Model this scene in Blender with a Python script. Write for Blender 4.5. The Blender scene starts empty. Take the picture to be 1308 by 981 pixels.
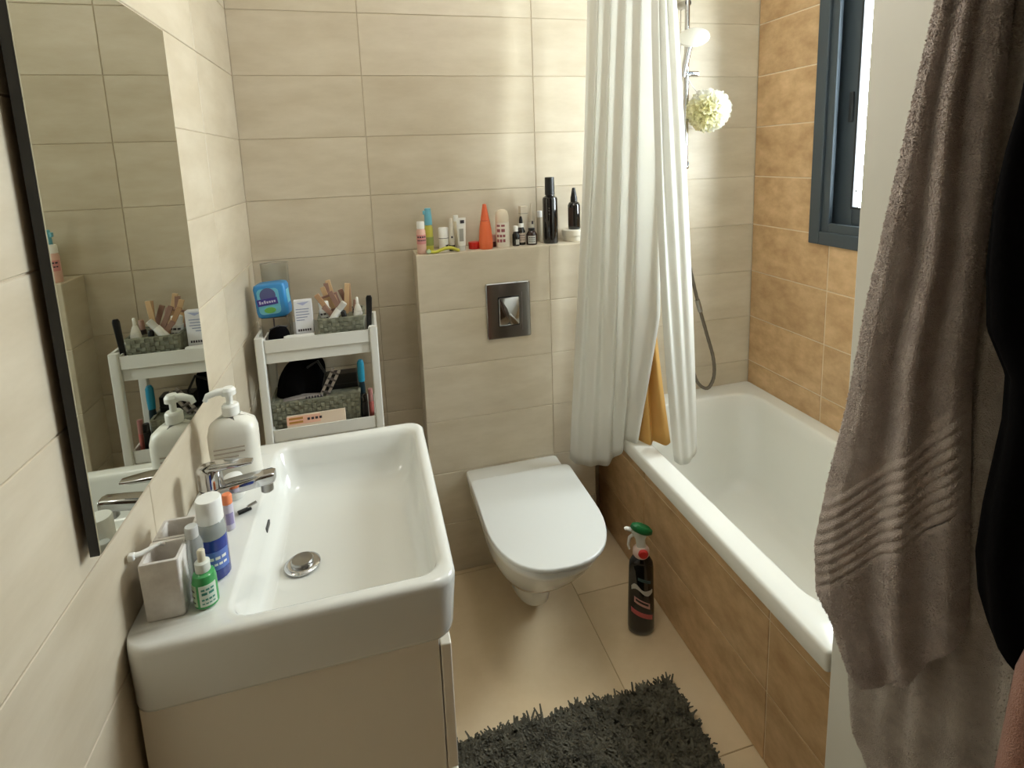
import bpy, bmesh, math, random
import numpy as np
from mathutils import Vector, Matrix
random.seed(7); rng = np.random.default_rng(7)
sc = bpy.context.scene
COL = sc.collection
PI = math.pi

# ------------------------------------------------------------------ camera
cam = bpy.data.cameras.new('camera'); cam_o = bpy.data.objects.new('camera', cam); COL.objects.link(cam_o)
YAW, PITCH, ROLL, FPX = 0.25657, 0.15733, -0.03603, 701.28
fw = Vector((math.sin(YAW)*math.cos(PITCH), math.cos(YAW)*math.cos(PITCH), -math.sin(PITCH)))
rt = Vector((math.cos(YAW), -math.sin(YAW), 0)); up = rt.cross(fw)
r2 = math.cos(ROLL)*rt + math.sin(ROLL)*up; u2 = -math.sin(ROLL)*rt + math.cos(ROLL)*up
m = Matrix((( r2.x, u2.x, -fw.x, 0.38043), (r2.y, u2.y, -fw.y, -1.96522), (r2.z, u2.z, -fw.z, 1.51098), (0, 0, 0, 1)))
cam_o.matrix_world = m
cam.sensor_width = 36; cam.lens = FPX*36/1308; cam.shift_y = -(490.5-313.2)/1308; cam.clip_start = 0.02
sc.camera = cam_o

# ------------------------------------------------------------------ sky, portal, exposure
SKY = 61.0
w = bpy.data.worlds.new('sky'); sc.world = w; w.use_nodes = True
bg = w.node_tree.nodes['Background']; bg.inputs[0].default_value = (0.90, 0.96, 1.0, 1); bg.inputs[1].default_value = SKY
pl = bpy.data.lights.new('window_portal', 'AREA'); pl.shape = 'RECTANGLE'; pl.size = 1.0; pl.size_y = 0.68
pl.cycles.is_portal = True
po = bpy.data.objects.new('window_portal', pl); COL.objects.link(po)
po.location = (2.06, -0.69, 1.70); po.rotation_euler = (0, PI/2, 0)
FILL_W = 8.5  # strength of the added fill lamp
vs = sc.view_settings
vs.view_transform = 'Standard'; vs.look = 'None'; vs.gamma = 1; vs.use_curve_mapping = False; vs.exposure = -0.12

# ------------------------------------------------------------------ materials
def lin(c):
    return tuple(((v/255)/12.92 if v/255 <= 0.04045 else ((v/255+0.055)/1.055)**2.4) for v in c)
MATS = {}
def mat(name, rgb, rough=0.5, metal=0.0, **kw):
    if name in MATS: return MATS[name]
    ma = bpy.data.materials.new(name); ma.use_nodes = True
    p = ma.node_tree.nodes['Principled BSDF']
    p.inputs['Base Color'].default_value = lin(rgb) + (1,)
    p.inputs['Roughness'].default_value = rough; p.inputs['Metallic'].default_value = metal
    for k, v in kw.items(): p.inputs[k.replace('_', ' ')].default_value = v
    MATS[name] = ma; return ma
def nodes(ma):
    return ma.node_tree.nodes, ma.node_tree.links, ma.node_tree.nodes['Principled BSDF']
def vary(ma, rgb2, scale=(1, 1, 1), nscale=6, detail=6, lo=0.35, hi=0.65, rnd=0.0, bump=0.0, bscale=60, bdist=0.002):
    """colour grain between the base colour and rgb2, per-object shift, fine bump"""
    N, L, p = nodes(ma)
    tc = N.new('ShaderNodeTexCoord'); oi = N.new('ShaderNodeObjectInfo')
    mp = N.new('ShaderNodeMapping'); mp.inputs['Scale'].default_value = scale
    mu = N.new('ShaderNodeMath'); mu.operation = 'MULTIPLY'; mu.inputs[1].default_value = 37.0
    L.new(oi.outputs['Random'], mu.inputs[0]); L.new(mu.outputs[0], mp.inputs['Location'])
    L.new(tc.outputs['Object'], mp.inputs['Vector'])
    nz = N.new('ShaderNodeTexNoise'); nz.inputs['Scale'].default_value = nscale; nz.inputs['Detail'].default_value = detail
    nz.inputs['Roughness'].default_value = 0.62
    L.new(mp.outputs[0], nz.inputs['Vector'])
    mr = N.new('ShaderNodeMapRange'); mr.inputs[1].default_value = lo; mr.inputs[2].default_value = hi
    L.new(nz.outputs['Fac'], mr.inputs[0])
    mx = N.new('ShaderNodeMix'); mx.data_type = 'RGBA'
    mx.inputs[6].default_value = p.inputs['Base Color'].default_value; mx.inputs[7].default_value = lin(rgb2) + (1,)
    L.new(mr.outputs[0], mx.inputs[0])
    out = mx.outputs[2]
    if rnd:
        hs = N.new('ShaderNodeHueSaturation')
        m2 = N.new('ShaderNodeMapRange'); m2.inputs[3].default_value = 1-rnd; m2.inputs[4].default_value = 1+rnd
        L.new(oi.outputs['Random'], m2.inputs[0]); L.new(m2.outputs[0], hs.inputs['Value']); L.new(out, hs.inputs['Color']); out = hs.outputs[0]
    L.new(out, p.inputs['Base Color'])
    if bump:
        n2 = N.new('ShaderNodeTexNoise'); n2.inputs['Scale'].default_value = bscale; n2.inputs['Detail'].default_value = 4
        L.new(tc.outputs['Object'], n2.inputs['Vector'])
        b = N.new('ShaderNodeBump'); b.inputs['Strength'].default_value = bump; b.inputs['Distance'].default_value = bdist
        L.new(n2.outputs['Fac'], b.inputs['Height']); L.new(b.outputs[0], p.inputs['Normal'])
    return ma

beige = vary(mat('beige_tile', (212, 200, 178), 0.42), (194, 180, 155), (1, 3, 1), 4.0, 10, 0.3, 0.7, 0.035)
brown = vary(mat('brown_tile', (214, 179, 135), 0.40), (170, 134, 92), (2.5, 3.5, 1), 5.0, 12, 0.28, 0.74, 0.05)
floor_m = vary(mat('floor_tile', (229, 208, 174), 0.38), (211, 186, 148), (1, 1, 1), 3.0, 8, 0.3, 0.7, 0.03)
grout_l = mat('pale_grout', (226, 209, 180), 0.9)
grout_b = mat('beige_grout', (198, 184, 161), 0.9)
grout_f = mat('floor_grout', (178, 152, 114), 0.9)
paint = vary(mat('white_paint', (226, 223, 213), 0.7), (221, 218, 208), nscale=3)
ceram = mat('white_ceramic', (222, 221, 214), 0.12, Coat_Weight=0.3)
acryl = mat('white_acrylic', (228, 226, 217), 0.18)
seat_m = mat('white_seat_plastic', (211, 211, 206), 0.30)
chrome = mat('chrome', (200, 200, 202), 0.08, 1.0)
chrome_d = mat('dark_chrome', (168, 168, 168), 0.10, 1.0)
steel = mat('brushed_steel', (165, 163, 158), 0.3, 1.0)
alum = mat('anthracite_aluminium', (62, 71, 78), 0.45, 0.2)
alum_d = mat('dark_gasket', (28, 31, 34), 0.6)
black = mat('black_plastic', (16, 15, 15), 0.35)
blackg = mat('black_glass', (14, 11, 10), 0.10, Coat_Weight=0.4)
white = mat('white_plastic', (236, 234, 226), 0.35)
trol_m = mat('trolley_white', (226, 225, 218), 0.4)
cab_m = mat('cabinet_lacquer', (238, 229, 212), 0.32)
mirror_m = mat('mirror_silver', (205, 207, 196), 0.01, 1.0)
stone_w = vary(mat('white_stone', (222, 216, 208), 0.5), (200, 192, 184), nscale=25, bump=0.5, bscale=45, bdist=0.003)
def glassy(name, rgb, alpha=0.3, rough=0.05):
    """thin clear plastic or window glass: part see-through, part surface"""
    if name in MATS: return MATS[name]
    ma = mat(name, rgb, rough); N, L, p = nodes(ma)
    tr = N.new('ShaderNodeBsdfTransparent'); tr.inputs[0].default_value = tuple(0.4+0.6*v for v in lin(rgb)) + (1,)
    mx = N.new('ShaderNodeMixShader'); mx.inputs[0].default_value = alpha
    L.new(tr.outputs[0], mx.inputs[1]); L.new(p.outputs[0], mx.inputs[2]); L.new(mx.outputs[0], N['Material Output'].inputs[0])
    return ma
pane_m = glassy('window_glass', (235, 240, 240), 0.08, 0.02)
def cloth_translucent(name, rgb, f):
    ma = mat(name, rgb, 0.85); N, L, p = nodes(ma)
    t = N.new('ShaderNodeBsdfTranslucent'); t.inputs[0].default_value = lin(rgb) + (1,)
    mx = N.new('ShaderNodeMixShader'); mx.inputs[0].default_value = f
    L.new(p.outputs[0], mx.inputs[1]); L.new(t.outputs[0], mx.inputs[2]); L.new(mx.outputs[0], N['Material Output'].inputs[0])
    return ma
curt_m = cloth_translucent('curtain_fabric', (236, 235, 229), 0.50)
liner_m = cloth_translucent('yellowed_liner', (222, 180, 105), 0.4)
def terry(name, rgb, rgb2, rough=0.95):
    return vary(mat(name, rgb, rough, Sheen_Weight=0.25), rgb2, nscale=30, bump=1.0, bscale=520, bdist=0.005)
towel_m = terry('mauve_grey_terry', (216, 199, 191), (190, 172, 164))
towel2_m = terry('taupe_terry', (200, 187, 176), (174, 160, 149))
robe_m = vary(mat('black_cloth', (9, 8, 9), 0.95, Specular_IOR_Level=.08), (8, 7, 8), nscale=8, bump=0.4, bscale=150)
pink_m = terry('pink_terry', (190, 138, 120), (176, 122, 104))
rug_m = vary(mat('charcoal_pile', (104, 99, 84), 0.95), (68, 64, 52), nscale=30)
wicker = vary(mat('grey_green_weave', (146, 146, 126), 0.8), (104, 104, 88), nscale=40)

wicker_d = vary(mat('grey_green_strip', (150, 151, 132), 0.75), (112, 112, 96), nscale=60)

# ------------------------------------------------------------------ mesh builder
class MB:
    def __init__(s): s.v = []; s.f = []
    def add(s, vs, fs):
        o = len(s.v); s.v += [tuple(map(float, p)) for p in vs]; s.f += [tuple(o+i for i in f) for f in fs]; return s
    def box(s, x0, x1, y0, y1, z0, z1, mtx=None):
        vs = [(x0,y0,z0),(x1,y0,z0),(x1,y1,z0),(x0,y1,z0),(x0,y0,z1),(x1,y0,z1),(x1,y1,z1),(x0,y1,z1)]
        if mtx is not None: vs = [tuple(mtx @ Vector(p)) for p in vs]
        return s.add(vs, [(0,3,2,1),(4,5,6,7),(0,1,5,4),(1,2,6,5),(2,3,7,6),(3,0,4,7)])
    def loft(s, rings, cap0=True, cap1=True, closed=True):
        n = len(rings[0]); vs = [p for r in rings for p in r]; fs = []
        for i in range(len(rings)-1):
            for j in range(n if closed else n-1):
                k = (j+1) % n; fs.append((i*n+j, i*n+k, (i+1)*n+k, (i+1)*n+j))
        if cap0: fs.append(tuple(reversed(range(n))))
        if cap1: fs.append(tuple((len(rings)-1)*n+j for j in range(n)))
        return s.add(vs, fs)
    def lathe(s, prof, c=(0,0,0), n=24, sx=1, sy=1, cap0=True, cap1=True, mtx=None):
        rings = []
        for r, z in prof:
            ring = [(c[0]+r*sx*math.cos(2*PI*j/n), c[1]+r*sy*math.sin(2*PI*j/n), c[2]+z) for j in range(n)]
            if mtx is not None: ring = [tuple(mtx @ Vector(p)) for p in ring]
            rings.append(ring)
        return s.loft(rings, cap0, cap1)
    def tube(s, pts, r, n=10, caps=True):
        P = [Vector(p) for p in pts]; rings = []; up = Vector((0.31, 0.17, 0.93))
        for i, p in enumerate(P):
            t = (P[min(i+1, len(P)-1)] - P[max(i-1, 0)]).normalized()
            a = t.cross(up);
            if a.length < 1e-3: a = t.cross(Vector((1,0,0)))
            a.normalize(); b = t.cross(a).normalized(); up = a.cross(t)
            rr = r[i] if isinstance(r, (list, tuple)) else r
            rings.append([tuple(p + rr*(math.cos(2*PI*j/n)*a + math.sin(2*PI*j/n)*b)) for j in range(n)])
        return s.loft(rings, caps, caps)
    def sheet(s, fn, nu, nv):
        vs = [fn(i/nu, j/nv) for j in range(nv+1) for i in range(nu+1)]
        fs = [(j*(nu+1)+i, j*(nu+1)+i+1, (j+1)*(nu+1)+i+1, (j+1)*(nu+1)+i) for j in range(nv) for i in range(nu)]
        return s.add(vs, fs)
    def obj(s, name, m, parent=None, loc=None, rz=0, bevel=0, segs=2, solid=0, smooth=True, ang=38, fix=True):
        me = bpy.data.meshes.new(name); me.from_pydata(s.v, [], s.f)
        if fix:
            bm = bmesh.new(); bm.from_mesh(me); bmesh.ops.recalc_face_normals(bm, faces=bm.faces); bm.to_mesh(me); bm.free()
        if smooth:
            me.polygons.foreach_set('use_smooth', [True]*len(me.polygons)); me.set_sharp_from_angle(angle=math.radians(ang))
        me.materials.append(m); o = bpy.data.objects.new(name, me); COL.objects.link(o)
        if parent: o.parent = parent
        if loc: o.location = loc
        if rz: o.rotation_euler.z = rz
        if bevel:
            b = o.modifiers.new('bevel', 'BEVEL'); b.width = bevel; b.segments = segs; b.limit_method = 'ANGLE'; b.angle_limit = math.radians(40)
            b.harden_normals = False
        if solid:
            q = o.modifiers.new('solid', 'SOLIDIFY'); q.thickness = solid; q.offset = 0
        return o
def tag(o, label, cat, group=None, kind=None):
    o['label'] = label; o['category'] = cat
    if group: o['group'] = group
    if kind: o['kind'] = kind
    return o
def struct(o, label=None, cat=None):
    o['kind'] = 'structure'
    if label: o['label'] = label; o['category'] = cat
    return o
def thing(name, label, cat, loc=(0,0,0), rz=0, group=None, tilt=None):
    e = bpy.data.objects.new(name, None); COL.objects.link(e); e.location = loc; e.rotation_euler = (0, 0, rz)
    if tilt: e.rotation_euler = tilt
    e.empty_display_size = 0.05
    return tag(e, label, cat, group)
def rrect(x0, x1, y0, y1, r, z, n=6):
    pts = []
    for cx, cy, a0 in ((x1-r, y1-r, 0), (x0+r, y1-r, PI/2), (x0+r, y0+r, PI), (x1-r, y0+r, 1.5*PI)):
        for i in range(n+1):
            a = a0 + (PI/2)*i/n; pts.append((cx+r*math.cos(a), cy+r*math.sin(a), z))
    return pts
def catmull(P, t):
    n = len(P)-1; x = min(max(t, 0), 1)*n; i = min(int(x), n-1); f = x-i
    p0, p1, p2, p3 = (np.array(P[max(i-1, 0)], float), np.array(P[i], float), np.array(P[i+1], float), np.array(P[min(i+2, n)], float))
    return 0.5*((2*p1)+(-p0+p2)*f+(2*p0-5*p1+4*p2-p3)*f*f+(-p0+3*p1-3*p2+p3)*f**3)
def interp(x, xs, ys): return float(np.interp(x, xs, ys))
def sstep(a, b, x):
    t = min(max((x-a)/(b-a), 0), 1); return t*t*(3-2*t)

# ------------------------------------------------------------------ tiles
TM = {}
def tile_mesh(wd, ht, m, th=0.005, ch=0.0012):
    k = (round(wd, 4), round(ht, 4), m.name)
    if k in TM: return TM[k]
    a, b = wd/2, ht/2; c, d = a-ch, b-ch
    v = [(-a,-b,-th),(a,-b,-th),(a,b,-th),(-a,b,-th),(-a,-b,-ch),(a,-b,-ch),(a,b,-ch),(-a,b,-ch),(-c,-d,0),(c,-d,0),(c,d,0),(-c,d,0)]
    f = [(0,1,5,4),(1,2,6,5),(2,3,7,6),(3,0,4,7),(4,5,9,8),(5,6,10,9),(6,7,11,10),(7,4,8,11),(8,9,10,11)]
    me = bpy.data.meshes.new('tile'); me.from_pydata(v, [], f); me.materials.append(m); TM[k] = me; return me
# orientation matrices: tile local x -> along, y -> up/away, z -> outward normal
ORI = {'back': Matrix(((1,0,0),(0,0,-1),(0,1,0))), 'left': Matrix(((0,0,1),(1,0,0),(0,1,0))),
       'right': Matrix(((0,0,-1),(-1,0,0),(0,1,0))), 'top': Matrix(((1,0,0),(0,1,0),(0,0,1)))}
def tiles(parent, ori, plane, us, vs, m, gap=0.0022, hole=None):
    """us, vs: joint coordinates (along, up). plane: coordinate of the tile face"""
    for a0, a1 in zip(us[:-1], us[1:]):
        for b0, b1 in zip(vs[:-1], vs[1:]):
            x0, x1, y0, y1 = a0, a1, b0, b1
            if hole and x1 > hole[0] and x0 < hole[1] and y1 > hole[2]+1e-6 and y0 < hole[3]-1e-6:
                if x1 > hole[1]+0.01: x0 = hole[1]
                elif x0 < hole[0]-0.01: x1 = hole[0]
                else: continue
            me = tile_mesh(x1-x0-gap, y1-y0-gap, m)
            o = bpy.data.objects.new('tile', me); COL.objects.link(o); o.parent = parent
            u, v = (x0+x1)/2, (y0+y1)/2
            loc = {'back': (u, plane, v), 'left': (plane, u, v), 'right': (plane, u, v), 'top': (u, v, plane)}[ori]
            o.matrix_local = Matrix.Translation(loc) @ ORI[ori].to_4x4()
ROWS = [round(0.2*i, 3) for i in range(13)]
W, YF, H = 1.95, -2.45, 2.4
LD, LX0, LX1, LZ = -0.134, 0.527, 1.165, 1.2         # ledge
TX, TY = 1.235, -1.185                                # tub apron plane, tub end
G = 0.0025                                            # grout set back behind the tile faces
b = MB().box(-0.1, W+0.12, G, 0.12, 0, H).obj('wall_back', grout_b, smooth=False); struct(b, 'long beige tiled wall behind the toilet and shower', 'wall')
tiles(b, 'back', 0, [0, .396, .996, 1.596, W], ROWS, beige)
b = MB().box(-0.1, -G, YF, 0, 0, H).obj('wall_left', grout_b, smooth=False); struct(b, 'beige tiled wall carrying the mirror', 'wall')
tiles(b, 'left', 0, [-2.45, -2.2, -1.6, -1.0, -0.4, 0], ROWS, beige)
HY0, HY1, HZ0, HZ1 = -1.03, -0.35, 1.2, 2.2           # window hole
q = MB()
q.box(W+G, W+0.12, YF, HY0, 0, H).box(W+G, W+0.12, HY1, 0, 0, H).box(W+G, W+0.12, HY0, HY1, 0, HZ0).box(W+G, W+0.12, HY0, HY1, HZ1, H)
b = q.obj('wall_right', grout_l, smooth=False); struct(b, 'brown tiled wall with the window above the bathtub', 'wall')
tiles(b, 'right', W, [-1.19, -1.0, -0.4, 0], ROWS, brown, 0.0045, (HY0, HY1, HZ0, HZ1))
b = MB().box(-0.1, W+0.12, YF, 0.12, -0.1, -0.002).obj('floor', grout_f, smooth=False); struct(b, 'beige stone-look tiled floor', 'floor')
tiles(b, 'top', 0, [-0.21, .39, .99], [-2.45, -1.94, -1.34, -0.76, -0.15, 0], floor_m, 0.0022)
tiles(b, 'top', 0, [.99, 1.59, W], [-2.45, -2.14, -1.54, -0.96, -0.37, 0], floor_m, 0.0022)
b = MB().box(-0.1, W+0.12, YF-0.1, 0.12, H, H+0.1).obj('ceiling', paint, smooth=False); struct(b, 'white painted ceiling', 'ceiling')
b = MB().box(-0.1, W+0.12, YF-0.1, YF, 0, H).obj('wall_front', mat('darkened_hall_paint', (150, 140, 124), 0.8), smooth=False); struct(b, 'beige painted wall behind the viewer', 'wall')  # out of view; paint darkened to cut light bounced onto the basin front
d = MB().box(0.2, 1.0, YF, YF+0.04, 0, 2.05).obj('door_1', mat('darkened_door_wood', (92, 66, 44), 0.5), smooth=False, bevel=0.004); struct(d, 'plain brown door behind the viewer', 'door')  # out of view; wood kept dark to lower the bounce from behind
MB().tube([(0.33, YF+0.04, 1.0), (0.33, YF+0.085, 1.0), (0.45, YF+0.085, 1.0)], 0.009).obj('door_handle', chrome, d)
# white wall closing the near end of the tub and running back towards the door; towels hang on its side
b = MB().box(1.22, W-G, YF+.001, -1.19, 0, H-.001).obj('wall_entry', paint, smooth=False, bevel=0.002); struct(b, 'white painted wall at the near end of the bathtub behind the towels', 'wall')
# ledge over the hidden cistern
b = MB().box(LX0+G, LX1-G, LD+G, 0, 0, LZ-G).obj('wall_ledge', grout_b, smooth=False); struct(b, 'beige tiled boxed-in ledge behind the toilet', 'wall')
tiles(b, 'back', LD, [LX0, .996, LX1], ROWS[:7], beige)
tiles(b, 'right', LX0, [LD, 0], ROWS[:7], beige)
tiles(b, 'left', LX1, [LD, 0], ROWS[:7], beige)
tiles(b, 'top', LZ, [LX0, .996, LX1], [LD, 0], beige)
# tiled tub apron
b = MB().box(TX+G, TX+0.03, TY, 0, 0, 0.452).obj('wall_apron', grout_l, smooth=False); struct(b, 'brown tiled apron below the bathtub rim', 'wall')
tiles(b, 'right', TX, [TY, -1.0, -0.39, 0], [0, .2, .4, .452], brown, 0.0040)

# ------------------------------------------------------------------ window
b = MB()
FX = W-0.014
def ring(q, x0, x1, y0, y1, z0, z1, t, tz=None):
    tz = tz or t
    q.box(x0, x1, y0, y0+t, z0, z1).box(x0, x1, y1-t, y1, z0, z1).box(x0, x1, y0+t, y1-t, z0, z0+tz).box(x0, x1, y0+t, y1-t, z1-tz, z1)
wf = bpy.data.objects.new('window_1', None); COL.objects.link(wf); struct(wf, 'dark grey aluminium sliding window above the bathtub', 'window')
wf.location = (W, -0.69, 1.17)
def wpart(q, name, m, parent=wf, **k):
    q.v = [(x-W, y+0.69, z-1.17) for x, y, z in q.v]
    o = q.obj(name, m, parent, smooth=False, **k); return o
q = MB(); ring(q, FX, W+0.005, -1.068, -0.318, 1.166, 2.234, 0.047); wpart(q, 'window_casing', alum, bevel=0.003)
q = MB(); ring(q, W+0.005, W+0.11, -1.035, -0.345, 1.195, 2.205, 0.022); wpart(q, 'window_track', alum, bevel=0.002)
q = MB(); ring(q, W-0.004, W+0.012, -1.022, -0.362, 1.210, 2.19, 0.034); wpart(q, 'window_inner_frame', alum, bevel=0.002)
for (yy0, yy1, xx, nm) in ((-0.72, -0.367, W+0.035, 'window_sash'), (-1.013, -0.66, W+0.075, 'window_sash')):
    q = MB(); ring(q, xx, xx+0.03, yy0, yy1, 1.217, 2.183, 0.085, 0.085); s_ = wpart(q, nm, alum, bevel=0.003)
    q = MB(); ring(q, xx-0.002, xx+0.004, yy0+0.08, yy1-0.08, 1.297, 2.103, 0.008); o = wpart(q, 'gasket', alum_d); o.parent = s_
    q = MB().box(xx+0.012, xx+0.018, yy0+0.08, yy1-0.08, 1.297, 2.103); o = wpart(q, 'window_pane', pane_m); o.parent = s_
q = MB().box(W+0.027, W+0.036, -0.437, -0.422, 1.59, 1.69); wpart(q, 'window_latch', alum_d, bevel=0.003)
for yy, zz in ((-0.385, 1.235), (-0.47, 1.36)):
    q = MB(); q.lathe([(0.004, 0), (0.004, 0.004), (0.0025, 0.006)], n=10, mtx=Matrix.Translation((W+0.033, yy, zz)) @ Matrix.Rotation(-PI/2, 4, 'Y')); wpart(q, 'screw', steel)

# ------------------------------------------------------------------ bathtub
tb = thing('bathtub', 'white acrylic bathtub set behind the brown tiled apron', 'bathtub', (1.58, -0.6, 0))
q = MB(); X0, X1, Y0, Y1 = 1.213, W-0.001, -1.187, -0.001
R = [rrect(X0+0.012, X1, Y0, Y1, 0.008, 0.453), rrect(X0+0.001, X1, Y0, Y1, 0.008, 0.453), rrect(X0, X1, Y0, Y1, 0.010, 0.460), rrect(X0, X1, Y0, Y1, 0.010, 0.492),
     rrect(X0+0.004, X1, Y0, Y1, 0.012, 0.499), rrect(X0+0.010, X1, Y0, Y1, 0.014, 0.501),
     rrect(1.282, 1.895, -1.12, -0.085, 0.085, 0.501), rrect(1.288, 1.889, -1.114, -0.091, 0.085, 0.498), rrect(1.292, 1.884, -1.108, -0.096, 0.085, 0.490),
     rrect(1.298, 1.878, -1.09, -0.104, 0.09, 0.44), rrect(1.318, 1.862, -1.05, -0.125, 0.10, 0.25), rrect(1.332, 1.850, -1.02, -0.14, 0.11, 0.16),
     rrect(1.352, 1.832, -0.99, -0.16, 0.12, 0.122), rrect(1.385, 1.80, -0.95, -0.20, 0.12, 0.103), rrect(1.45, 1.73, -0.86, -0.30, 0.10, 0.098), rrect(1.55, 1.63, -0.66, -0.5, 0.03, 0.096)]
q.v = []; q.loft(R, False, True)
q.v = [(x-1.58, y+0.6, z) for x, y, z in q.v]; q.obj('tub_shell', acryl, tb, ang=60)
MB().lathe([(0.03, 0), (0.03, 0.004), (0.022, 0.006)], (0.0, 0.30, 0.0975), 20).obj('drain_cover', chrome, tb)

# ------------------------------------------------------------------ toilet
CX = 0.829
def dout(wd, yb, yf, z, r_back=0.02, frac=0.50):
    """D outline: straight back, straight sides, elliptical front"""
    L_ = yb-yf; ym = yf + min(frac*L_, 0.98*L_); a = wd/2; pts = []
    for i in range(5): t = PI/2*i/4; pts.append((CX+a-r_back+r_back*math.sin(t), yb-r_back+r_back*math.cos(t), z))
    for i in range(1, 6): pts.append((CX+a, yb-r_back+(ym-yb+r_back)*i/6, z))
    for i in range(25):
        t = PI*i/24; c_, s_ = math.cos(t), math.sin(t)
        pts.append((CX+a*math.copysign(abs(c_)**0.80, c_), ym-(ym-yf)*abs(s_)**0.86, z))
    for i in range(5, 0, -1): pts.append((CX-a, yb-r_back+(ym-yb+r_back)*i/6, z))
    for i in range(5): t = PI/2*(4-i)/4; pts.append((CX-a+r_back-r_back*math.sin(t), yb-r_back+r_back*math.cos(t), z))
    return pts
to = thing('toilet', 'white wall-hung toilet with closed lid', 'toilet', (CX, -0.14, 0))
def tpart(q, name, m, **k):
    q.v = [(x-CX, y+0.14, z) for x, y, z in q.v]; return q.obj(name, m, to, **k)
yb = LD-0.002
q = MB().loft([dout(.09, yb, -.40, .046, .01), dout(.118, yb, -.425, .050, .01), dout(.130, yb, -.438, .062, .01), dout(.140, yb, -.45, .105, .01), dout(.150, yb, -.462, .140, .01), dout(.20, yb, -.50, .165, .01), dout(.252, yb, -.55, .205, .012),
               dout(.298, yb, -.605, .26, .012), dout(.328, yb, -.655, .318, .012), dout(.343, yb, -.695, .368, .012), dout(.348, yb, -.708, .386, .012), dout(.344, yb, -.706, .396, .012), dout(.336, yb-.004, -.700, .399, .012)])
tpart(q, 'bowl', ceram, ang=60)
q = MB().loft([dout(.332, -.266, -.704, .3995), dout(.338, -.264, -.710, .402), dout(.338, -.264, -.710, .409), dout(.330, -.266, -.702, .4125)]); tpart(q, 'seat', seat_m, ang=60)
q = MB().loft([dout(.352, -.258, -.724, .4150), dout(.356, -.256, -.727, .4175), dout(.356, -.256, -.727, .4275), dout(.354, -.257, -.7255, .4295), dout(.348, -.260, -.722, .4305)]); tpart(q, 'lid', seat_m, ang=60)
for sx in (-0.085, 0.085):
    q = MB().lathe([(0.013, 0.398), (0.013, 0.412), (0.011, 0.414)], (CX+sx, -0.240, 0), 16); tpart(q, 'hinge', seat_m)

# ------------------------------------------------------------------ flush plate
fp = thing('flush_plate', 'square chrome flush plate on the tiled ledge', 'flush plate', (0.839, LD, 0.98))
MB().loft([rrect(-.080, .080, -.101, .101, .006, z) for z in (0, .006)] + [rrect(-.077, .077, -.098, .098, .005, .009)]).obj('plate', chrome_d, fp).rotation_euler = (PI/2, 0, 0)
MB().loft([rrect(-.0395, .0395, -.0555, .0515, .004, z) for z in (.009, .0095)]).obj('button_gap', black, fp).rotation_euler = (PI/2, 0, 0)
o = MB().loft([rrect(-.037, .037, -.053, .049, .004, z) for z in (.009, .0125)] + [rrect(-.035, .035, -.051, .047, .003, .014)]).obj('flush_button', chrome_d, fp); o.rotation_euler = (PI/2+0.05, 0, 0.02)
MB().loft([rrect(.045, .0495, -.075, .065, .002, z) for z in (.009, .0105)]).obj('small_flush_button', chrome, fp).rotation_euler = (PI/2, 0, 0)

# ------------------------------------------------------------------ washbasin + cabinet
bs = thing('washbasin', 'white rectangular ceramic washbasin on the vanity cabinet', 'washbasin', (0.2, -0.895, 0.745))
BY0, BY1, BZ = -1.178, -0.612, 0.85
R = [rrect(0.002, 0.455, BY0+.012, BY1-.012, .028, 0.743), rrect(0.001, 0.468, BY0+.002, BY1-.002, .034, 0.746), rrect(0.001, 0.470, BY0, BY1, .036, 0.752), rrect(0.001, 0.477, BY0-.002, BY1+.002, .036, 0.838),
     rrect(0.001, 0.476, BY0-.001, BY1+.001, .036, 0.8455), rrect(0.001, 0.472, BY0+.003, BY1-.003, .034, 0.8495), rrect(0.001, 0.466, BY0+.008, BY1-.008, .032, 0.8508),
     rrect(0.128, 0.458, BY0+.020, BY1-.022, .036, 0.8500), rrect(0.132, 0.454, BY0+.025, BY1-.027, .036, 0.8470), rrect(0.136, 0.450, BY0+.030, BY1-.034, .036, 0.838),
     rrect(0.142, 0.444, BY0+.038, BY1-.044, .040, 0.800), rrect(0.150, 0.434, BY0+.050, BY1-.06, .045, 0.766), rrect(0.158, 0.415, BY0+.068, BY1-.085, .045, 0.754),
     rrect(0.168, 0.38, BY0+.10, BY1-.12, .040, 0.7505), rrect(0.17, 0.25, -1.0, -0.87, .03, 0.7478)]
q = MB().loft(R, True, True); q.v = [(x-.2, y+.895, z-.745) for x, y, z in q.v]; q.obj('basin_body', ceram, bs, ang=60)
q = MB().lathe([(.033, 0), (.033, .002), (.029, .005), (.026, .0052)], (.010, -.040, .0060), 28); q.obj('drain_ring', chrome, bs)
q = MB().lathe([(.0255, .004), (.0255, .0045)], (.010, -.040, .0060), 28); q.obj('drain_gap', black, bs)
q = MB().lathe([(.020, .0), (.021, .009), (.019, .012), (.004, .013)], (.010, -.040, .0063), 28); q.obj('drain_plug', steel, bs)
q = MB().box(-.0640, -.0555, .010, .040, .052, .062); q.obj('overflow_slot', mat('slot_grey', (70, 70, 68), 0.5), bs, bevel=0.001)
vc = thing('vanity_cabinet', 'cream lacquered vanity cabinet under the washbasin', 'cabinet', (0.2, -0.895, 0.22))
MB().box(-.192, .243, -.268, .266, 0, .522).obj('cabinet_body', cab_m, vc, bevel=.002)
for z0, z1 in ((.004, .255), (.262, .505)):
    d_ = MB().box(.2445, .262, -.272, .270, z0, z1).obj('drawer', cab_m, vc, bevel=.002)
    MB().tube([(.262, -.06, z1-.03), (.28, -.06, z1-.03), (.28, .06, z1-.03), (.262, .06, z1-.03)], .004).obj('drawer_handle', chrome, d_)

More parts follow.
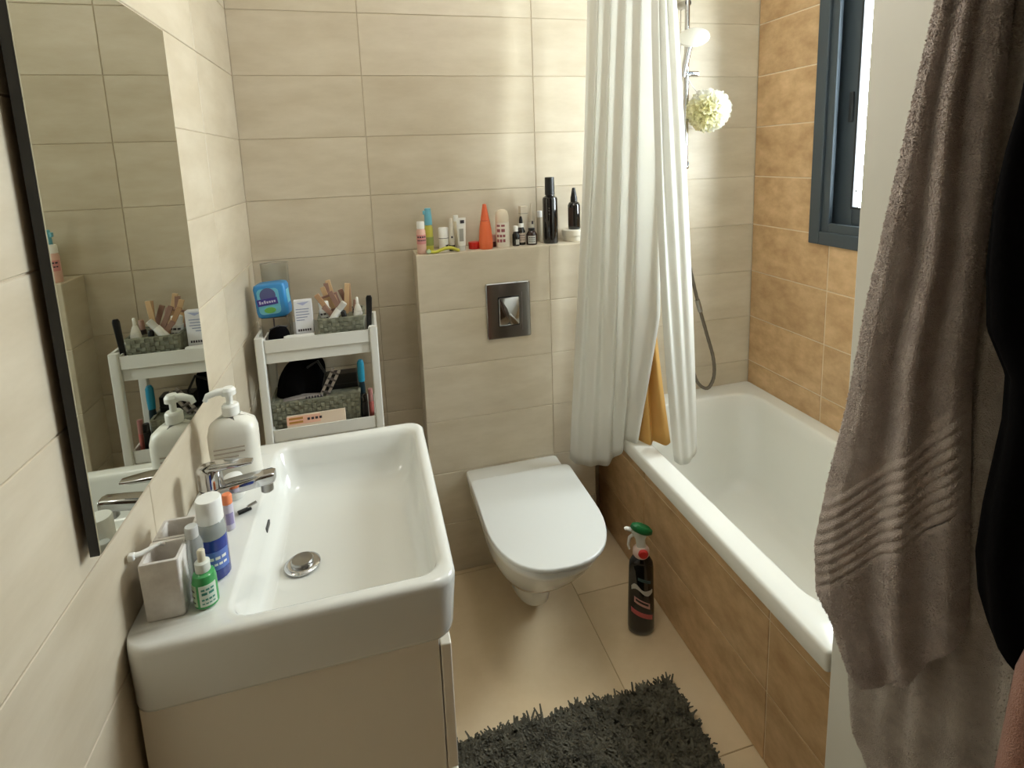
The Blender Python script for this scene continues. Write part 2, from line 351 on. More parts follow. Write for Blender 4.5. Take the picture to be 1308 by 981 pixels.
# ------------------------------------------------------------------ mirror
mi = thing('wall_mirror', 'tall frameless mirror with black edge on the left tiled wall', 'mirror', (0, -0.96, 1.03))
MB().box(.001, .009, -.240, .240, .02, .732).obj('mirror_backing', black, mi)
MB().box(.009, .0195, -.2580, .2585, 0, .752).obj('mirror_edge', black, mi)
MB().box(.0196, .0212, -.2570, .2575, .001, .751).obj('mirror_glass', mirror_m, mi)

# ------------------------------------------------------------------ basin tap
fa = thing('basin_tap', 'chrome single-lever tap at the back of the washbasin', 'tap', (0.056, -0.885, 0.851))
MB().lathe([(.0235, 0), (.0235, .004), (.0205, .006), (.0205, .062)], n=28).obj('tap_body', chrome, fa)
MB().lathe([(.0195, .062), (.0195, .065)], n=28).obj('tap_ring', black, fa)
MB().lathe([(.0215, .065), (.0215, .098), (.020, .103), (.016, .106)], n=28).obj('lever_cap', chrome, fa)
def rr_x(x, y0, y1, z0, z1, r):  # rounded rectangle across x
    return [(x, a, b_) for a, b_, _ in rrect(y0, y1, z0, z1, r, 0, 4)]
MB().loft([rr_x(.004, -.017, .017, .098, .110, .005), rr_x(.03, -.016, .016, .100, .1095, .0045), rr_x(.055, -.014, .014, .100, .107, .0032), rr_x(.076, -.009, .009, .100, .105, .0022)]).obj('tap_lever', chrome, fa)
MB().loft([rr_x(.004, -.017, .017, .040, .063, .008), rr_x(.03, -.017, .017, .045, .069, .008), rr_x(.07, -.016, .016, .050, .074, .007), rr_x(.106, -.015, .015, .054, .077, .006), rr_x(.113, -.012, .012, .057, .075, .005)]).obj('tap_spout', chrome, fa)
MB().lathe([(.0095, -.010), (.0115, -.008), (.0115, .012)], (.097, 0, .046), 18).obj('aerator', steel, fa)

# ------------------------------------------------------------------ generic bottle builder
def lathe_thing(name, label, cat, loc, parts, group=None, rz=0, sx=1, sy=1, tilt=None):
    e = thing(name, label, cat, loc, rz, group, tilt)
    for pn, prof, ma in parts: MB().lathe(prof, n=22, sx=sx, sy=sy).obj(pn, ma, e, ang=40)
    return e
def arc_label(e, r, z0, z1, a0, a1, ma, name='label', sx=1, sy=1, n=10, th=.0006):
    rings = []
    for i in range(n+1):
        a = a0+(a1-a0)*i/n
        rings.append([(sx*(r+d_)*math.cos(a), sy*(r+d_)*math.sin(a), z) for d_, z in ((-th, z0), (th, z0), (th, z1), (-th, z1))])
    return MB().loft(rings).obj(name, ma, e)
ink = mat('dark_ink', (58, 52, 60), 0.6); inkb = mat('blue_ink', (70, 84, 130), 0.6)
def marks(parent, r, rows, a0, a1, ma, sx=1, sy=1, name='lettering'):
    """rows of short printed strokes wrapped on a round pack"""
    q = MB()
    for z, h, n in rows:
        for i in range(n):
            b0 = a0+(a1-a0)*(i+.12)/n; b1 = a0+(a1-a0)*(i+.88)/n
            for j in range(2):
                c0 = b0+(b1-b0)*j/2; c1 = b0+(b1-b0)*(j+1)/2
                q.add([(sx*(r)*math.cos(c0), sy*r*math.sin(c0), z), (sx*r*math.cos(c1), sy*r*math.sin(c1), z), (sx*r*math.cos(c1), sy*r*math.sin(c1), z+h), (sx*r*math.cos(c0), sy*r*math.sin(c0), z+h)], [(0,1,2,3)])
    return q.obj(name, ma, parent, fix=False)
F = -PI/2                                              # towards the viewer
LG = 'toiletries on the ledge'
# ledge items, left to right
e = lathe_thing('deodorant_can', 'small pink can with white cap at the left end of the ledge', 'bottle', (.552, -.100, LZ), [('can', [(.0145,0),(.0155,.003),(.0155,.078),(.012,.086)], mat('soft_pink', (222,178,160),.4)), ('cap', [(.0135,.086),(.0135,.106),(.012,.110)], white)], LG)
arc_label(e, .0157, .034, .066, F-1.3, F+1.3, mat('rose_label', (212,140,136),.5)); marks(e, .0166, [(.056,.005,4),(.045,.004,5)], F-1, F+1, ink)
e = lathe_thing('spray_bottle', 'yellow-green spray bottle with a sky blue trigger cap on the ledge', 'bottle', (.584, -.052, LZ), [('bottle', [(.0135,0),(.0145,.003),(.0145,.082),(.009,.092)], mat('lime_yellow', (200,196,84),.35)), ('spray_cap', [(.0135,.092),(.0130,.12),(.011,.148),(.009,.150)], mat('sky_blue', (112,182,202),.35))], LG)
arc_label(e, .0147, .02, .05, F-1.2, F+1.2, mat('green_label', (150,164,90),.5))
MB().box(-.0175, -.009, -.006, .006, .128, .142).obj('nozzle', mat('sky_blue', (0,0,0)), e, bevel=.002)
e = lathe_thing('deodorant_stick', 'short white roll-on jar on the ledge behind the yellow razor', 'jar', (.632, -.072, LZ), [('jar', [(.0165,0),(.0175,.004),(.0175,.044)], white), ('cap', [(.0178,.046),(.0178,.078),(.0165,.081)], mat('soft_white', (240,239,234),.4))], LG)
marks(e, .0181, [(.010,.012,1)], F+.1, F+.9, ink); MB().lathe([(.0172,.044),(.0172,.046)]).obj('cap_gap', ink, e)
e = lathe_thing('serum_tube', 'slim silver-white tube with dark base on the ledge', 'tube', (.658, -.085, LZ), [('tube_body', [(.009,.020),(.0105,.04),(.0075,.085),(.005,.112),(.004,.113)], mat('pearl', (214,206,190),.3)), ('tube_cap', [(.0095,0),(.0105,.002),(.0105,.020)], black)], LG)
marks(e, .0106, [(.045,.007,1)], F-.4, F+.4, ink)
e = lathe_thing('cream_pump', 'thin cream bottle standing behind the white tube on the ledge', 'bottle', (.683, -.040, LZ), [('bottle', [(.010,0),(.011,.002),(.011,.09),(.008,.097)], mat('cream_plastic', (222,212,186),.4)), ('cap', [(.009,.097),(.009,.116),(.008,.118)], white)], LG)
e = thing('cream_tube', 'white squeeze tube with grey print standing on its cap on the ledge', 'tube', (.691, -.098, LZ), .1, LG)
MB().loft([[(x*.012, y*.010, .018) for x, y, _ in rrect(-1,1,-1,1,.9,0)]]+[[(x*(.013+.004*t), y*(.010*(1-t)+.0015*t), .018+.096*t) for x, y, _ in rrect(-1,1,-1,1,.9-.3*t,0)] for t in (.03,.3,.6,.9,1)]).obj('tube_body', white, e)
MB().lathe([(.0125,0),(.0125,.018)], sy=.85).obj('tube_cap', mat('grey_cap', (200,198,190),.4), e)
MB().box(-.010,.004,-.0085,-.0070,.034,.078, Matrix.Rotation(.05,4,'X')).obj('label', mat('tube_grey', (160,156,146),.5), e)
MB().box(-.004,.010,-.0056,-.0044,.095,.106, Matrix.Rotation(.0,4,'X')).obj('lettering', ink, e)
# razor lying at the front edge
rz_ = thing('razor', 'yellow-green plastic razor lying at the front edge of the ledge', 'razor', (.618, -.122, LZ), .02, LG)
pts = [tuple(catmull([(-.040,0,.008),(-.02,0,.006),(.005,0,.014),(.03,0,.016),(.052,0,.007),(.060,0,.006)], i/20)) for i in range(21)]
yel = mat('razor_yellow', (190,184,66),.35)
MB().tube(pts, [.005+.0012*math.sin(i/20*PI) for i in range(21)], 10).obj('razor_handle', yel, rz_)
h_ = MB().box(-.007,.007,-.011,.011,-.005,.005, Matrix.Rotation(-.5,4,'Y')).obj('razor_head', mat('pale_green', (176,196,160),.35), rz_, bevel=.002); h_.location = (-.046,0,.0095)
MB().box(-.0085,-.007,-.010,.010,-.003,.003, Matrix.Rotation(-.5,4,'Y')).obj('razor_blade', steel, rz_).location = (-.046,0,.0095)
e = lathe_thing('red_tin', 'flat red tin lying beside the orange cone bottle', 'tin', (.738, -.078, LZ), [('tin', [(.0195,0),(.0205,.002),(.0205,.012)], mat('tin_red', (190,32,22),.3)), ('lid', [(.021,.012),(.021,.023),(.0195,.0245)], mat('tin_red_lid', (202,38,26),.3))], LG)
e = lathe_thing('cone_bottle', 'tall orange cone-shaped bottle on the ledge', 'bottle', (.776, -.098, LZ), [('bottle', [(.022,0),(.024,.003),(.0245,.03),(.021,.07),(.0165,.098)], mat('coral_orange', (232,112,66),.4)), ('cap', [(.0160,.099),(.0115,.126),(.0072,.150),(.0062,.156),(.003,.157)], mat('coral_cap', (226,104,62),.42))], LG)
e = lathe_thing('mini_jar', 'tiny pink jar with dark base tucked beside the cone bottle', 'jar', (.808, -.072, LZ), [('jar', [(.011,0),(.012,.002),(.012,.02)], mat('dark_red_jar', (86,40,36),.4)), ('cap', [(.0125,.02),(.0125,.042),(.0115,.044)], mat('dusty_pink', (206,160,148),.4))], LG)
e = lathe_thing('lotion_bottle', 'white rounded lotion bottle with red lettering on the ledge', 'bottle', (.838, -.094, LZ), [('bottle', [(.0225,0),(.0245,.003),(.0250,.06),(.0245,.088)], mat('lotion_white', (230,222,206),.35)), ('cap', [(.0243,.089),(.0238,.112),(.020,.127),(.012,.133),(.004,.1345)], mat('lotion_cap', (224,210,186),.4))], LG, sy=.8)
marks(e, .0256, [(.075,.007,2),(.056,.011,2),(.038,.009,3),(.02,.011,3)], F-1.1, F+.25, mat('plum_ink', (150,84,86),.6), sy=.8)
e = lathe_thing('vial', 'small dark glass vial with white cap on the ledge', 'bottle', (.889, -.086, LZ), [('bottle', [(.0125,0),(.0135,.002),(.0135,.04),(.008,.050),(.0075,.052)], blackg), ('cap', [(.0085,.052),(.0085,.070),(.0075,.0715)], white)], LG)
arc_label(e, .0137, .006, .024, F-.3, F+.7, mat('pale_label', (178,176,168),.5))
e = lathe_thing('dropper_bottle', 'dark dropper bottle with white collar and black bulb on the ledge', 'bottle', (.913, -.072, LZ), [('bottle', [(.0140,0),(.0150,.002),(.0150,.05),(.009,.064)], blackg), ('collar', [(.0100,.064),(.0100,.078)], white), ('bulb', [(.0065,.078),(.0065,.09),(.004,.102),(.001,.104)], black)], LG)
arc_label(e, .0152, .01, .044, F-.9, F+.9, mat('warm_label', (190,170,152),.5)); marks(e, .0161, [(.034,.003,4),(.026,.002,5),(.018,.002,4)], F-.7, F+.7, ink)
e = lathe_thing('amber_bottle', 'squat amber glass bottle with white label on the ledge', 'bottle', (.948, -.086, LZ), [('bottle', [(.0185,0),(.0195,.002),(.0195,.038),(.012,.050)], mat('amber_glass', (44,20,10),.12)), ('cap', [(.0115,.050),(.0115,.060)], black)], LG)
arc_label(e, .0197, .006, .034, F-1.0, F+.5, mat('pale_label', (178,176,168),.5)); marks(e, .0206, [(.026,.003,3),(.019,.002,4),(.012,.002,3)], F-.85, F+.35, ink)
e = thing('carton', 'narrow white carton standing at the back of the ledge', 'box', (.935, -.028, LZ), .1, LG)
MB().box(-.0135,.0135,-.012,.012,0,.136).obj('carton_body', mat('carton_white', (224,214,196),.6), e, bevel=.001); MB().box(-.0137,.0137,-.0122,.0122,.108,.110).obj('flap_seam', mat('seam_grey', (168,160,146),.7), e)
e = lathe_thing('pointed_tube', 'pointed grey-white nozzle tube behind the amber bottle', 'tube', (.960, -.048, LZ), [('tube_body', [(.012,0),(.0125,.03),(.0120,.075)], mat('pearl', (0,0,0))), ('nozzle', [(.0118,.076),(.0075,.112),(.003,.144),(.001,.146)], mat('nozzle_grey', (196,184,164),.4))], LG)
MB().box(-.003,.003,-.0132,-.012,.070,.082).obj('lettering', ink, e)
e = lathe_thing('clear_tube', 'slim pale tube half hidden behind the tall black bottle', 'tube', (.998, -.028, LZ), [('tube_body', [(.0085,0),(.0095,.002),(.0095,.09)], mat('cloudy_plastic', (196,184,160),.4)), ('cap', [(.0098,.091),(.0098,.112),(.009,.114)], mat('soft_white', (0,0,0)))], LG)
e = lathe_thing('tall_bottle', 'tall black square-shouldered glass bottle on the ledge', 'bottle', (1.022, -.082, LZ), [('bottle', [(.0255,0),(.0270,.003),(.0272,.16),(.0255,.166),(.0165,.172),(.0160,.176)], blackg), ('cap', [(.0178,.176),(.0172,.235),(.0168,.238),(.014,.239)], black)], LG)
marks(e, .0275, [(.128,.003,1),(.118,.004,1),(.106,.004,1)], F-.55, F-.35, mat('grey_ink', (110,104,96),.5))
e = lathe_thing('cream_tub', 'round white cream tub at the right end of the ledge under the black spray bottle', 'jar', (1.118, -.062, LZ), [('tub', [(.036,0),(.038,.003),(.039,.020)], mat('tub_white', (226,220,204),.4)), ('lid', [(.043,.021),(.0435,.024),(.0435,.040),(.041,.0425)], mat('tub_lid', (232,226,210),.4))], LG)
e = lathe_thing('black_spray_bottle', 'small black pump spray bottle standing on the white cream tub', 'bottle', (1.122, -.062, LZ+.0430), [('bottle', [(.0215,0),(.0230,.003),(.0230,.088),(.018,.098),(.012,.101)], blackg), ('spray_head', [(.0130,.101),(.0125,.118),(.0105,.124),(.0085,.138),(.006,.150),(.005,.152)], black)], LG)
arc_label(e, .0232, .012, .08, F-1.5, F-.55, mat('brown_label', (60,42,34),.4)); MB().box(-.010,.0,-.013,-.006,.134,.142).obj('nozzle', black, e, bevel=.001)

# ------------------------------------------------------------------ things on the washbasin
ZB = BZ+.0012
ch = thing('tumbler_holder', 'white stone toothbrush tumbler with two square cells on the washbasin', 'tumbler', (.047, -1.085, ZB))
for k, (yc, hh) in enumerate(((-.019, .094), (.040, .092))):
    q = MB(); a, d_ = .026, .0265
    q.loft([rrect(-a+.002,a-.002,yc-d_+.002,yc+d_-.002,.004,0), rrect(-a,a,yc-d_,yc+d_,.004,.002), rrect(-a-.001,a+.001,yc-d_-.001,yc+d_+.001,.004,hh-.002), rrect(-a,a,yc-d_,yc+d_,.004,hh),
            rrect(-a+.0045,a-.0045,yc-d_+.0045,yc+d_-.0045,.003,hh), rrect(-a+.006,a-.006,yc-d_+.006,yc+d_-.006,.003,hh-.003), rrect(-a+.006,a-.006,yc-d_+.006,yc+d_-.006,.003,.01)], True, True)
    q.obj('cell', stone_w, ch, ang=50)
tbw = thing('toothbrush', 'white toothbrush lying across the front cell of the stone tumbler', 'toothbrush', (.030, -1.100, ZB+.098))
MB().tube([(-.022,-.012,.002),(-.012,-.006,.0),(.008,.008,.002),(.014,.045,-.030)], [.004,.0038,.003,.003], 8).obj('brush_handle', white, tbw)
MB().box(-.027,-.018,-.017,-.007,-.004,.006).obj('brush_end', mat('soft_white', (0,0,0)), tbw, bevel=.002)
clear = glassy('clear_plastic', (214,216,214), .38, .1)
e = lathe_thing('clear_bottle', 'clear empty plastic bottle between the tumbler and the mouthwash', 'bottle', (.080, -1.084+.0, ZB), [('bottle', [(.0125,0),(.0135,.002),(.0135,.085),(.010,.096)], clear), ('cap', [(.0095,.096),(.0095,.112),(.008,.114)], glassy('cloudy_cap', (226,226,222), .7))])
e = lathe_thing('mouthwash_bottle', 'blue mouthwash bottle with clear neck and white cap on the washbasin', 'bottle', (.098, -1.050, ZB), [('bottle', [(.0185,0),(.0210,.003),(.0210,.072)], mat('mouthwash_blue', (40,62,150),.12)), ('clear_neck', [(.0210,.0725),(.0205,.084),(.0185,.096),(.0165,.098)], glassy('bottle_clear', (196,200,196), .55)), ('cap', [(.0195,.0985),(.0192,.134),(.0178,.1365),(.004,.1372)], mat('soft_white', (0,0,0)))])
arc_label(e, .0212, .020, .052, F-.4, F+1.3, mat('pale_blue_label', (96,124,200),.3)); marks(e, .0221, [(.038,.005,3),(.028,.004,4)], F-.2, F+1.1, mat('soft_white', (0,0,0)))
e = lathe_thing('green_pump_bottle', 'small green bottle with pale pump cap and white label on the washbasin', 'bottle', (.098, -1.112, ZB), [('bottle', [(.0150,0),(.0170,.002),(.0170,.044),(.0150,.052),(.009,.056)], mat('clear_green', (72,160,92),.1)), ('collar', [(.0105,.056),(.0105,.070),(.008,.072)], mat('cloudy_white', (218,222,212),.3)), ('pump', [(.0055,.072),(.0055,.088),(.004,.090)], mat('pump_cream', (214,206,182),.35))])
arc_label(e, .0172, .006, .040, F-.25, F+1.2, mat('mint_label', (214,226,210),.5)); arc_label(e, .0172, .006, .040, F-1.3, F-.5, mat('sage_label', (176,196,160),.5)); marks(e, .0181, [(.032,.003,3),(.025,.004,2),(.016,.003,4),(.010,.002,4)], F-.1, F+1.0, mat('teal_ink', (60,140,120),.5)); marks(e, .0182, [(.03,.003,3),(.02,.003,3),(.011,.003,3)], F-1.2, F-.6, ink)
glow = mat('soap_translucent', (228,224,212), .3)
sd = thing('soap_dispenser', 'large translucent white soap pump bottle at the back of the washbasin', 'soap dispenser', (.074, -.762, ZB), .06); sd.scale = (1.08, 1.08, 1.2)
MB().loft([rrect(-.040,.040,-.026,.026,.018,0), rrect(-.044,.044,-.029,.029,.02,.004)]+[rrect(-.044+d_,.044-d_,-.029+d_*.6,.029-d_*.6,.02,z) for z, d_ in ((.02,0),(.04,.001),(.07,.0),(.095,.0),(.110,.004),(.120,.016),(.126,.028))]).obj('bottle', glow, sd)
MB().lathe([(.0155,.126),(.0155,.142),(.013,.145)]).obj('collar', white, sd)
MB().lathe([(.006,.145),(.006,.160),(.013,.162),(.013,.170),(.009,.175)]).obj('pump_head', white, sd)
MB().tube([(0,0,.168),(-.02,-.004,.170),(-.036,-.007,.166),(-.040,-.008,.158)], [.007,.0065,.0055,.005], 10).obj('pump_spout', white, sd)
q = MB()
for z in (.050,.058,.066,.074): q.box(-.032, .022 if z != .058 else .010, -.0302, -.0290, z, z+.0025)
q.obj('lettering', mat('faint_ink', (178,166,150),.6), sd)
e = lathe_thing('cream_pot', 'small white pot with domed cap behind the tap', 'jar', (.078, -.822, ZB), [('pot', [(.018,0),(.0195,.002),(.0195,.026)], white), ('cap', [(.020,.027),(.020,.036),(.016,.045),(.006,.049)], mat('soft_white', (0,0,0)))])
e = thing('toothpaste_tube', 'small white tube with orange top standing behind the mouthwash bottle', 'tube', (.092, -.930, ZB), .3)
MB().lathe([(.0085,0),(.009,.002),(.009,.045),(.0085,.05)]).obj('tube_body', mat('lilac_white', (206,200,214),.35), e); MB().lathe([(.0088,.051),(.0088,.066),(.007,.069)]).obj('cap', mat('orange_cap', (240,140,92),.4), e); arc_label(e, .0092, .012, .034, F-.6, F+.8, mat('lilac_label', (150,140,180),.5))
e = thing('aerator_reflection', 'small chrome and black stand-in for the aerator and its reflection under the tap spout', 'reflection stand-in', (.108, -.885, ZB), .5)  # solid shapes standing in for the aerator and its reflection
MB().box(-.012,.012,-.005,.005,.0005,.005).obj('reflection_dark_part', black, e, bevel=.001); MB().box(.006,.024,-.004,.004,.006,.008, Matrix.Rotation(-.12,4,'Y')).obj('reflection_bright_part', chrome, e)

# ------------------------------------------------------------------ trolley
TX0, TX1, TY0, TY1, TZ = .032, .384, -.272, -.085, 1.0125
tr = thing('storage_trolley', 'white three-tier plastic storage trolley between the washbasin and the back wall', 'trolley', ((TX0+TX1)/2, (TY0+TY1)/2, 0))
tcx, tcy = (TX0+TX1)/2, (TY0+TY1)/2; hx, hy = (TX1-TX0)/2, (TY1-TY0)/2
for sx in (-1, 1):
    for sy in (-1, 1):
        MB().loft([rrect(sx*hx-(.024 if sx > 0 else 0), sx*hx+(.024 if sx < 0 else 0), sy*hy-(.020 if sy > 0 else 0), sy*hy+(.020 if sy < 0 else 0), .004, z) for z in (.05, TZ)]).obj('post', trol_m, tr)
        MB().lathe([(.022, 0), (.024, .004), (.024, .04), (.02, .046)], (sx*(hx-.012), sy*(hy-.010), 0), 16, sy=.5).obj('caster', mat('caster_grey', (120,120,118),.5), tr)
TRAY = (.952, .686, .40, .12)
for zt in TRAY:
    q = MB(); a, c_ = hx-.022, hy-.003
    zl = zt+.052 if zt > .9 else zt+.034; zm = zt+.014 if zt > .9 else zt-.002
    q.loft([rrect(-a,a,-c_+.007,c_-.007,.01,zt-.022 if zt > .9 else zt-.012), rrect(-a,a,-c_+.007,c_-.007,.01,zm-.003), rrect(-a,a,-c_,c_,.01,zm), rrect(-a,a,-c_,c_,.01,zl), rrect(-a+.005,a-.005,-c_+.005,c_-.005,.008,zl), rrect(-a+.006,a-.006,-c_+.010,c_-.010,.008,zt)], True, True)
    t_ = q.obj('tray', trol_m, tr, ang=50)
    if zt > .9:
        for sx in (-1, 1): MB().box(sx*hx-(.008 if sx > 0 else 0), sx*hx+(.008 if sx < 0 else 0), -hy+.018, hy-.018, zt+.03, TZ).obj('side_rail', trol_m, t_)
ZT = .9858; Z2 = .7358; n_before = set(o.name for o in bpy.data.objects)
TG = 'things on the trolley'
# baskets
def basket(name, label, loc, sx, sy, h, rz=0):
    e = thing(name, label, 'basket', loc, rz, 'woven baskets on the trolley')
    th = .006; q = MB()
    q.loft([rrect(-sx+.004,sx-.004,-sy+.004,sy-.004,.006,0), rrect(-sx,sx,-sy,sy,.006,h), rrect(-sx+th,sx-th,-sy+th,sy-th,.005,h), rrect(-sx+th+.003,sx-th-.003,-sy+th+.003,sy-th-.003,.005,.006)], True, True)
    q.obj('basket_body', wicker, e, ang=40)
    q = MB(); n = max(6, int(sx*2/.012)); rows = max(3, int(h/.012))
    for side in range(2):
        for r_ in range(rows):
            for i in range(n):
                z0 = h*(r_+.1)/rows; z1 = h*(r_+.9)/rows; k = (r_/rows)*.004
                if side == 0:
                    x0 = -sx+.004+2*(sx-.004)*(i+.08)/n; x1 = -sx+.004+2*(sx-.004)*(i+.92)/n; o_ = .0032 if (i+r_) % 2 else .0002
                    y_ = -sy+.004-k; q.box(x0, x1, y_-o_-.001, y_+.001, z0, z1)
    q.obj('weave', wicker_d, e, smooth=False)['kind'] = 'stuff'
    q = MB(); q.loft([rrect(-sx-.001,sx+.001,-sy-.001,sy+.001,.007,h-.004), rrect(-sx-.001,sx+.001,-sy-.001,sy+.001,.007,h+.001), rrect(-sx+th,sx-th,-sy+th,sy-th,.005,h+.001), rrect(-sx+th,sx-th,-sy+th,sy-th,.005,h-.004)], True, False)
    q.obj('basket_rim', wicker, e)
    return e
basket('woven_basket', 'small grey-green woven basket on the top tier of the trolley', (.286, -.285, ZT), .066, .062, .085)
basket('woven_basket', 'large grey-green woven basket on the middle tier of the trolley', (.196, -.278, Z2), .125, .068, .100)
# pad pack
e = thing('sanitary_pad_pack', 'bright blue soft pack with purple band at the left of the top tier', 'pack', (.098, -.262, 1.0765), -.12, TG, (.0, -.07, -.12))
blue = mat('pack_blue', (58,142,206),.25)
MB().loft([rrect(-.045+d_,.045-d_,-.027+d_*.6,.027-d_*.6,.010,z) for z, d_ in ((0,.008),(.005,.002),(.02,0),(.06,.001),(.088,.0),(.097,.003),(.101,.012))]).obj('pack_body', blue, e)
MB().loft([[(x, -.0278, z) for x, z, _ in rrect(-.034,.026,.012,.088,.012,0)], [(x, -.0268, z) for x, z, _ in rrect(-.034,.026,.012,.088,.012,0)]]).obj('pack_front', mat('pack_cyan', (112,196,222),.35), e)
MB().lathe([(.022,0),(.022,.0012)], n=24, mtx=Matrix.Translation((-.004,-.0279,.068)) @ Matrix.Rotation(PI/2,4,'X')).obj('pad_picture', mat('pad_violet', (86,92,140),.5), e)
MB().box(-.033,.024,-.0302,-.0278,.040,.060, Matrix.Rotation(-.06,4,'Y')).obj('name_band', mat('band_purple', (62,50,140),.4), e)
q = MB()
for i in range(7): q.box(-.027+i*.0068, -.0225+i*.0068, -.0309,-.0302,.046,.046+(.009 if i in (0,2) else .006), Matrix.Rotation(-.06,4,'Y'))
q.obj('lettering', mat('band_letter', (200,196,226),.5), e)
MB().lathe([(.016,0),(.016,.0012)], n=20, sy=.55, mtx=Matrix.Translation((-.004,-.0281,.024)) @ Matrix.Rotation(PI/2,4,'X')).obj('leaf_picture', mat('pack_green', (110,186,90),.4), e)
MB().box(.030,.0446,-.018,.018,.030,.086).obj('side_print', mat('pack_cyan', (0,0,0)), e, bevel=.004)
e = thing('box', 'closed grey cardboard box standing under the blue pack', 'box', (.095, -.262, ZT), 0)
MB().box(-.034,.034,-.024,.024,0,.089).obj('box_body', mat('grey_card', (150,140,122),.7), e, bevel=.001); MB().box(-.002,.002,-.0246,-.024,.0,.089).obj('flap_seam', ink, e)
e = thing('plastic_pouch', 'clear plastic pouch standing behind the blue pack', 'pouch', (.100, -.212, ZT+.001), 0, TG)
MB().sheet(lambda u, v: (-.036+.072*u+.006*v*(u-.5), .008*math.sin(PI*u)*(1-v)+.003*math.sin(6*u+4*v)-.004, .240*v), 10, 14).obj('pouch_film', glassy('pouch_film', (196,192,176), .35, .2), e, solid=.0008)
MB().tube([(-.040,.004,.238),(0,.007,.243),(.040,.003,.240)], .002, 6).obj('pouch_seam', mat('seam_grey', (0,0,0)), e)
# white printed carton
e = thing('medicine_carton', 'white carton with small blue print on the top tier', 'box', (.182, -.318, ZT+.045), .05, TG)
MB().box(-.0245,.0245,-.012,.012,0,.098).obj('carton_body', mat('carton_paper', (222,222,226),.5), e, bevel=.0012)
q = MB(); 
for i, (z, wd) in enumerate(((.072,.036),(.064,.034),(.056,.036),(.048,.030),(.040,.022))): q.box(-.020,-.020+wd,-.0126,-.012,z,z+.0022)
q.obj('lettering', mat('pale_ink', (128,136,164),.6), e)
q = MB()
for i in range(6): q.box(-.018+i*.0062,-.0135+i*.0062,-.0126,-.012,.008,.0145)
q.obj('barcode', ink, e)
MB().add([(-.016,-.0124,.092),(.018,-.0124,.094),(.0,-.0124,.084)], [(0,1,2)]).obj('flap_mark', mat('flap_blue', (168,174,206),.5), e)
e = tag(MB().loft([rrect(-.026,.026,-.012,.012,.005,z) for z in (0,.043)]).obj('pill_box', mat('carton_white', (0,0,0)), None, (.182, -.318, ZT), bevel=.001), 'low white box under the printed carton on the top tier', 'box', TG)
q = MB().loft([rrect(-.040,.040,-.011,.011,.008,0), rrect(-.042,.042,-.012,.012,.009,.004), rrect(-.041,.041,-.0115,.0115,.009,.010)])
e = thing('soap_dish', 'flat white tray at the front edge of the top tier', 'dish', (.168, -.350, ZT+.038), 0, TG); q.obj('dish', white, e)
MB().box(-.035,.035,-.008,.008,-.038,-.0005).obj('dish_foot', mat('carton_white', (0,0,0)), e)
# black pouch
e = thing('cosmetic_bag', 'black zipped cosmetic bag lying at the left of the top tier', 'bag', (.113, -.335, ZT), .35, TG)
def bagf(u, v, a, c_, h):
    th_ = 2*PI*u; ph = PI*v
    return (a*math.cos(th_)*math.sin(ph)**.6, c_*math.sin(th_)*math.sin(ph)**.6, h/2-h/2*math.cos(ph)+.004*math.sin(3*th_)*math.sin(ph))
MB().sheet(lambda u, v: bagf(u, v, .030, .017, .075), 28, 14).obj('bag_body', robe_m, e)
MB().tube([(-.024,0,.071),(0,.003,.077),(.024,0,.071)], .002, 6).obj('zip', black, e)
# things in the top basket
BG = 'makeup in the small basket'
tan = mat('tan_plastic', (178,140,104),.45); tan2 = mat('pale_wood', (206,172,130),.5); mauve = mat('dusty_mauve', (150,116,100),.5)
def clip(loc, rot, L_, ma, label, name='hair_clip', wd=.010):
    e = thing(name, label, 'hair clip', loc, 0, BG, rot)
    for s in (-1, 1):
        MB().box(-wd/2,wd/2,s*.005-.0015,s*.005+.0015,0,L_, Matrix.Rotation(s*.05,4,'X')).obj('jaw', ma, e, bevel=.0008)
    MB().tube([(-wd*.45,-.006,.014),(0,0,.017),(wd*.45,.006,.014)], .0018, 6).obj('spring', steel, e)
for i, (x, y, L_, ry, rx, ma, lb) in enumerate((
    (.292,-.285,.150,.10,-.04,tan2,'upright pale wooden clip at the back of the small basket'),
    (.292,-.300,.150,-.50,.1,tan,'tan clip leaning left over the small basket'),
    (.312,-.285,.140,-.42,-.1,mauve,'dusty mauve clip leaning left in the middle of the small basket'),
    (.306,-.272,.145,.02,-.1,tan,'tan upright clip right of the pale wooden clip'),
    (.262,-.250,.150,-.12,-.05,mauve,'mauve clip standing at the back left of the small basket'),
    (.330,-.255,.135,-.35,-.05,mauve,'mauve clip leaning from the back right of the small basket'),
    (.284,-.245,.160,-.22,-.02,tan2,'long pale clip at the very back of the small basket'),
    (.276,-.262,.145,-.30,-.1,tan2,'pale clip leaning left at the back of the small basket'),
    (.318,-.312,.125,-.70,.08,mauve,'short mauve clip lying across the front of the small basket'))):
    clip((x, y, ZT+.022), (rx, ry, 0), L_, ma, lb, wd=.014)
e = thing('makeup_palette', 'brown makeup palette standing in the small basket', 'palette', (.272, -.262, ZT+.035), 0, BG, (-.1, -.25, .1))
MB().box(-.030,.030,-.004,.004,0,.105).obj('palette_case', mauve, e, bevel=.002); MB().box(-.024,.024,-.0055,-.004,.06,.098).obj('powder_pan', tan2, e)
def tube_prop(loc, rot, L_, r, ma, capm, label, nm='cosmetic_tube'):
    e = thing(nm, label, 'tube', loc, 0, BG, rot)
    MB().lathe([(r*.9,0),(r,.003),(r,L_*.75)]).obj('tube_body', ma, e); MB().lathe([(r*.85,L_*.75),(r*.85,L_),(r*.7,L_+.002)]).obj('cap', capm, e); return e
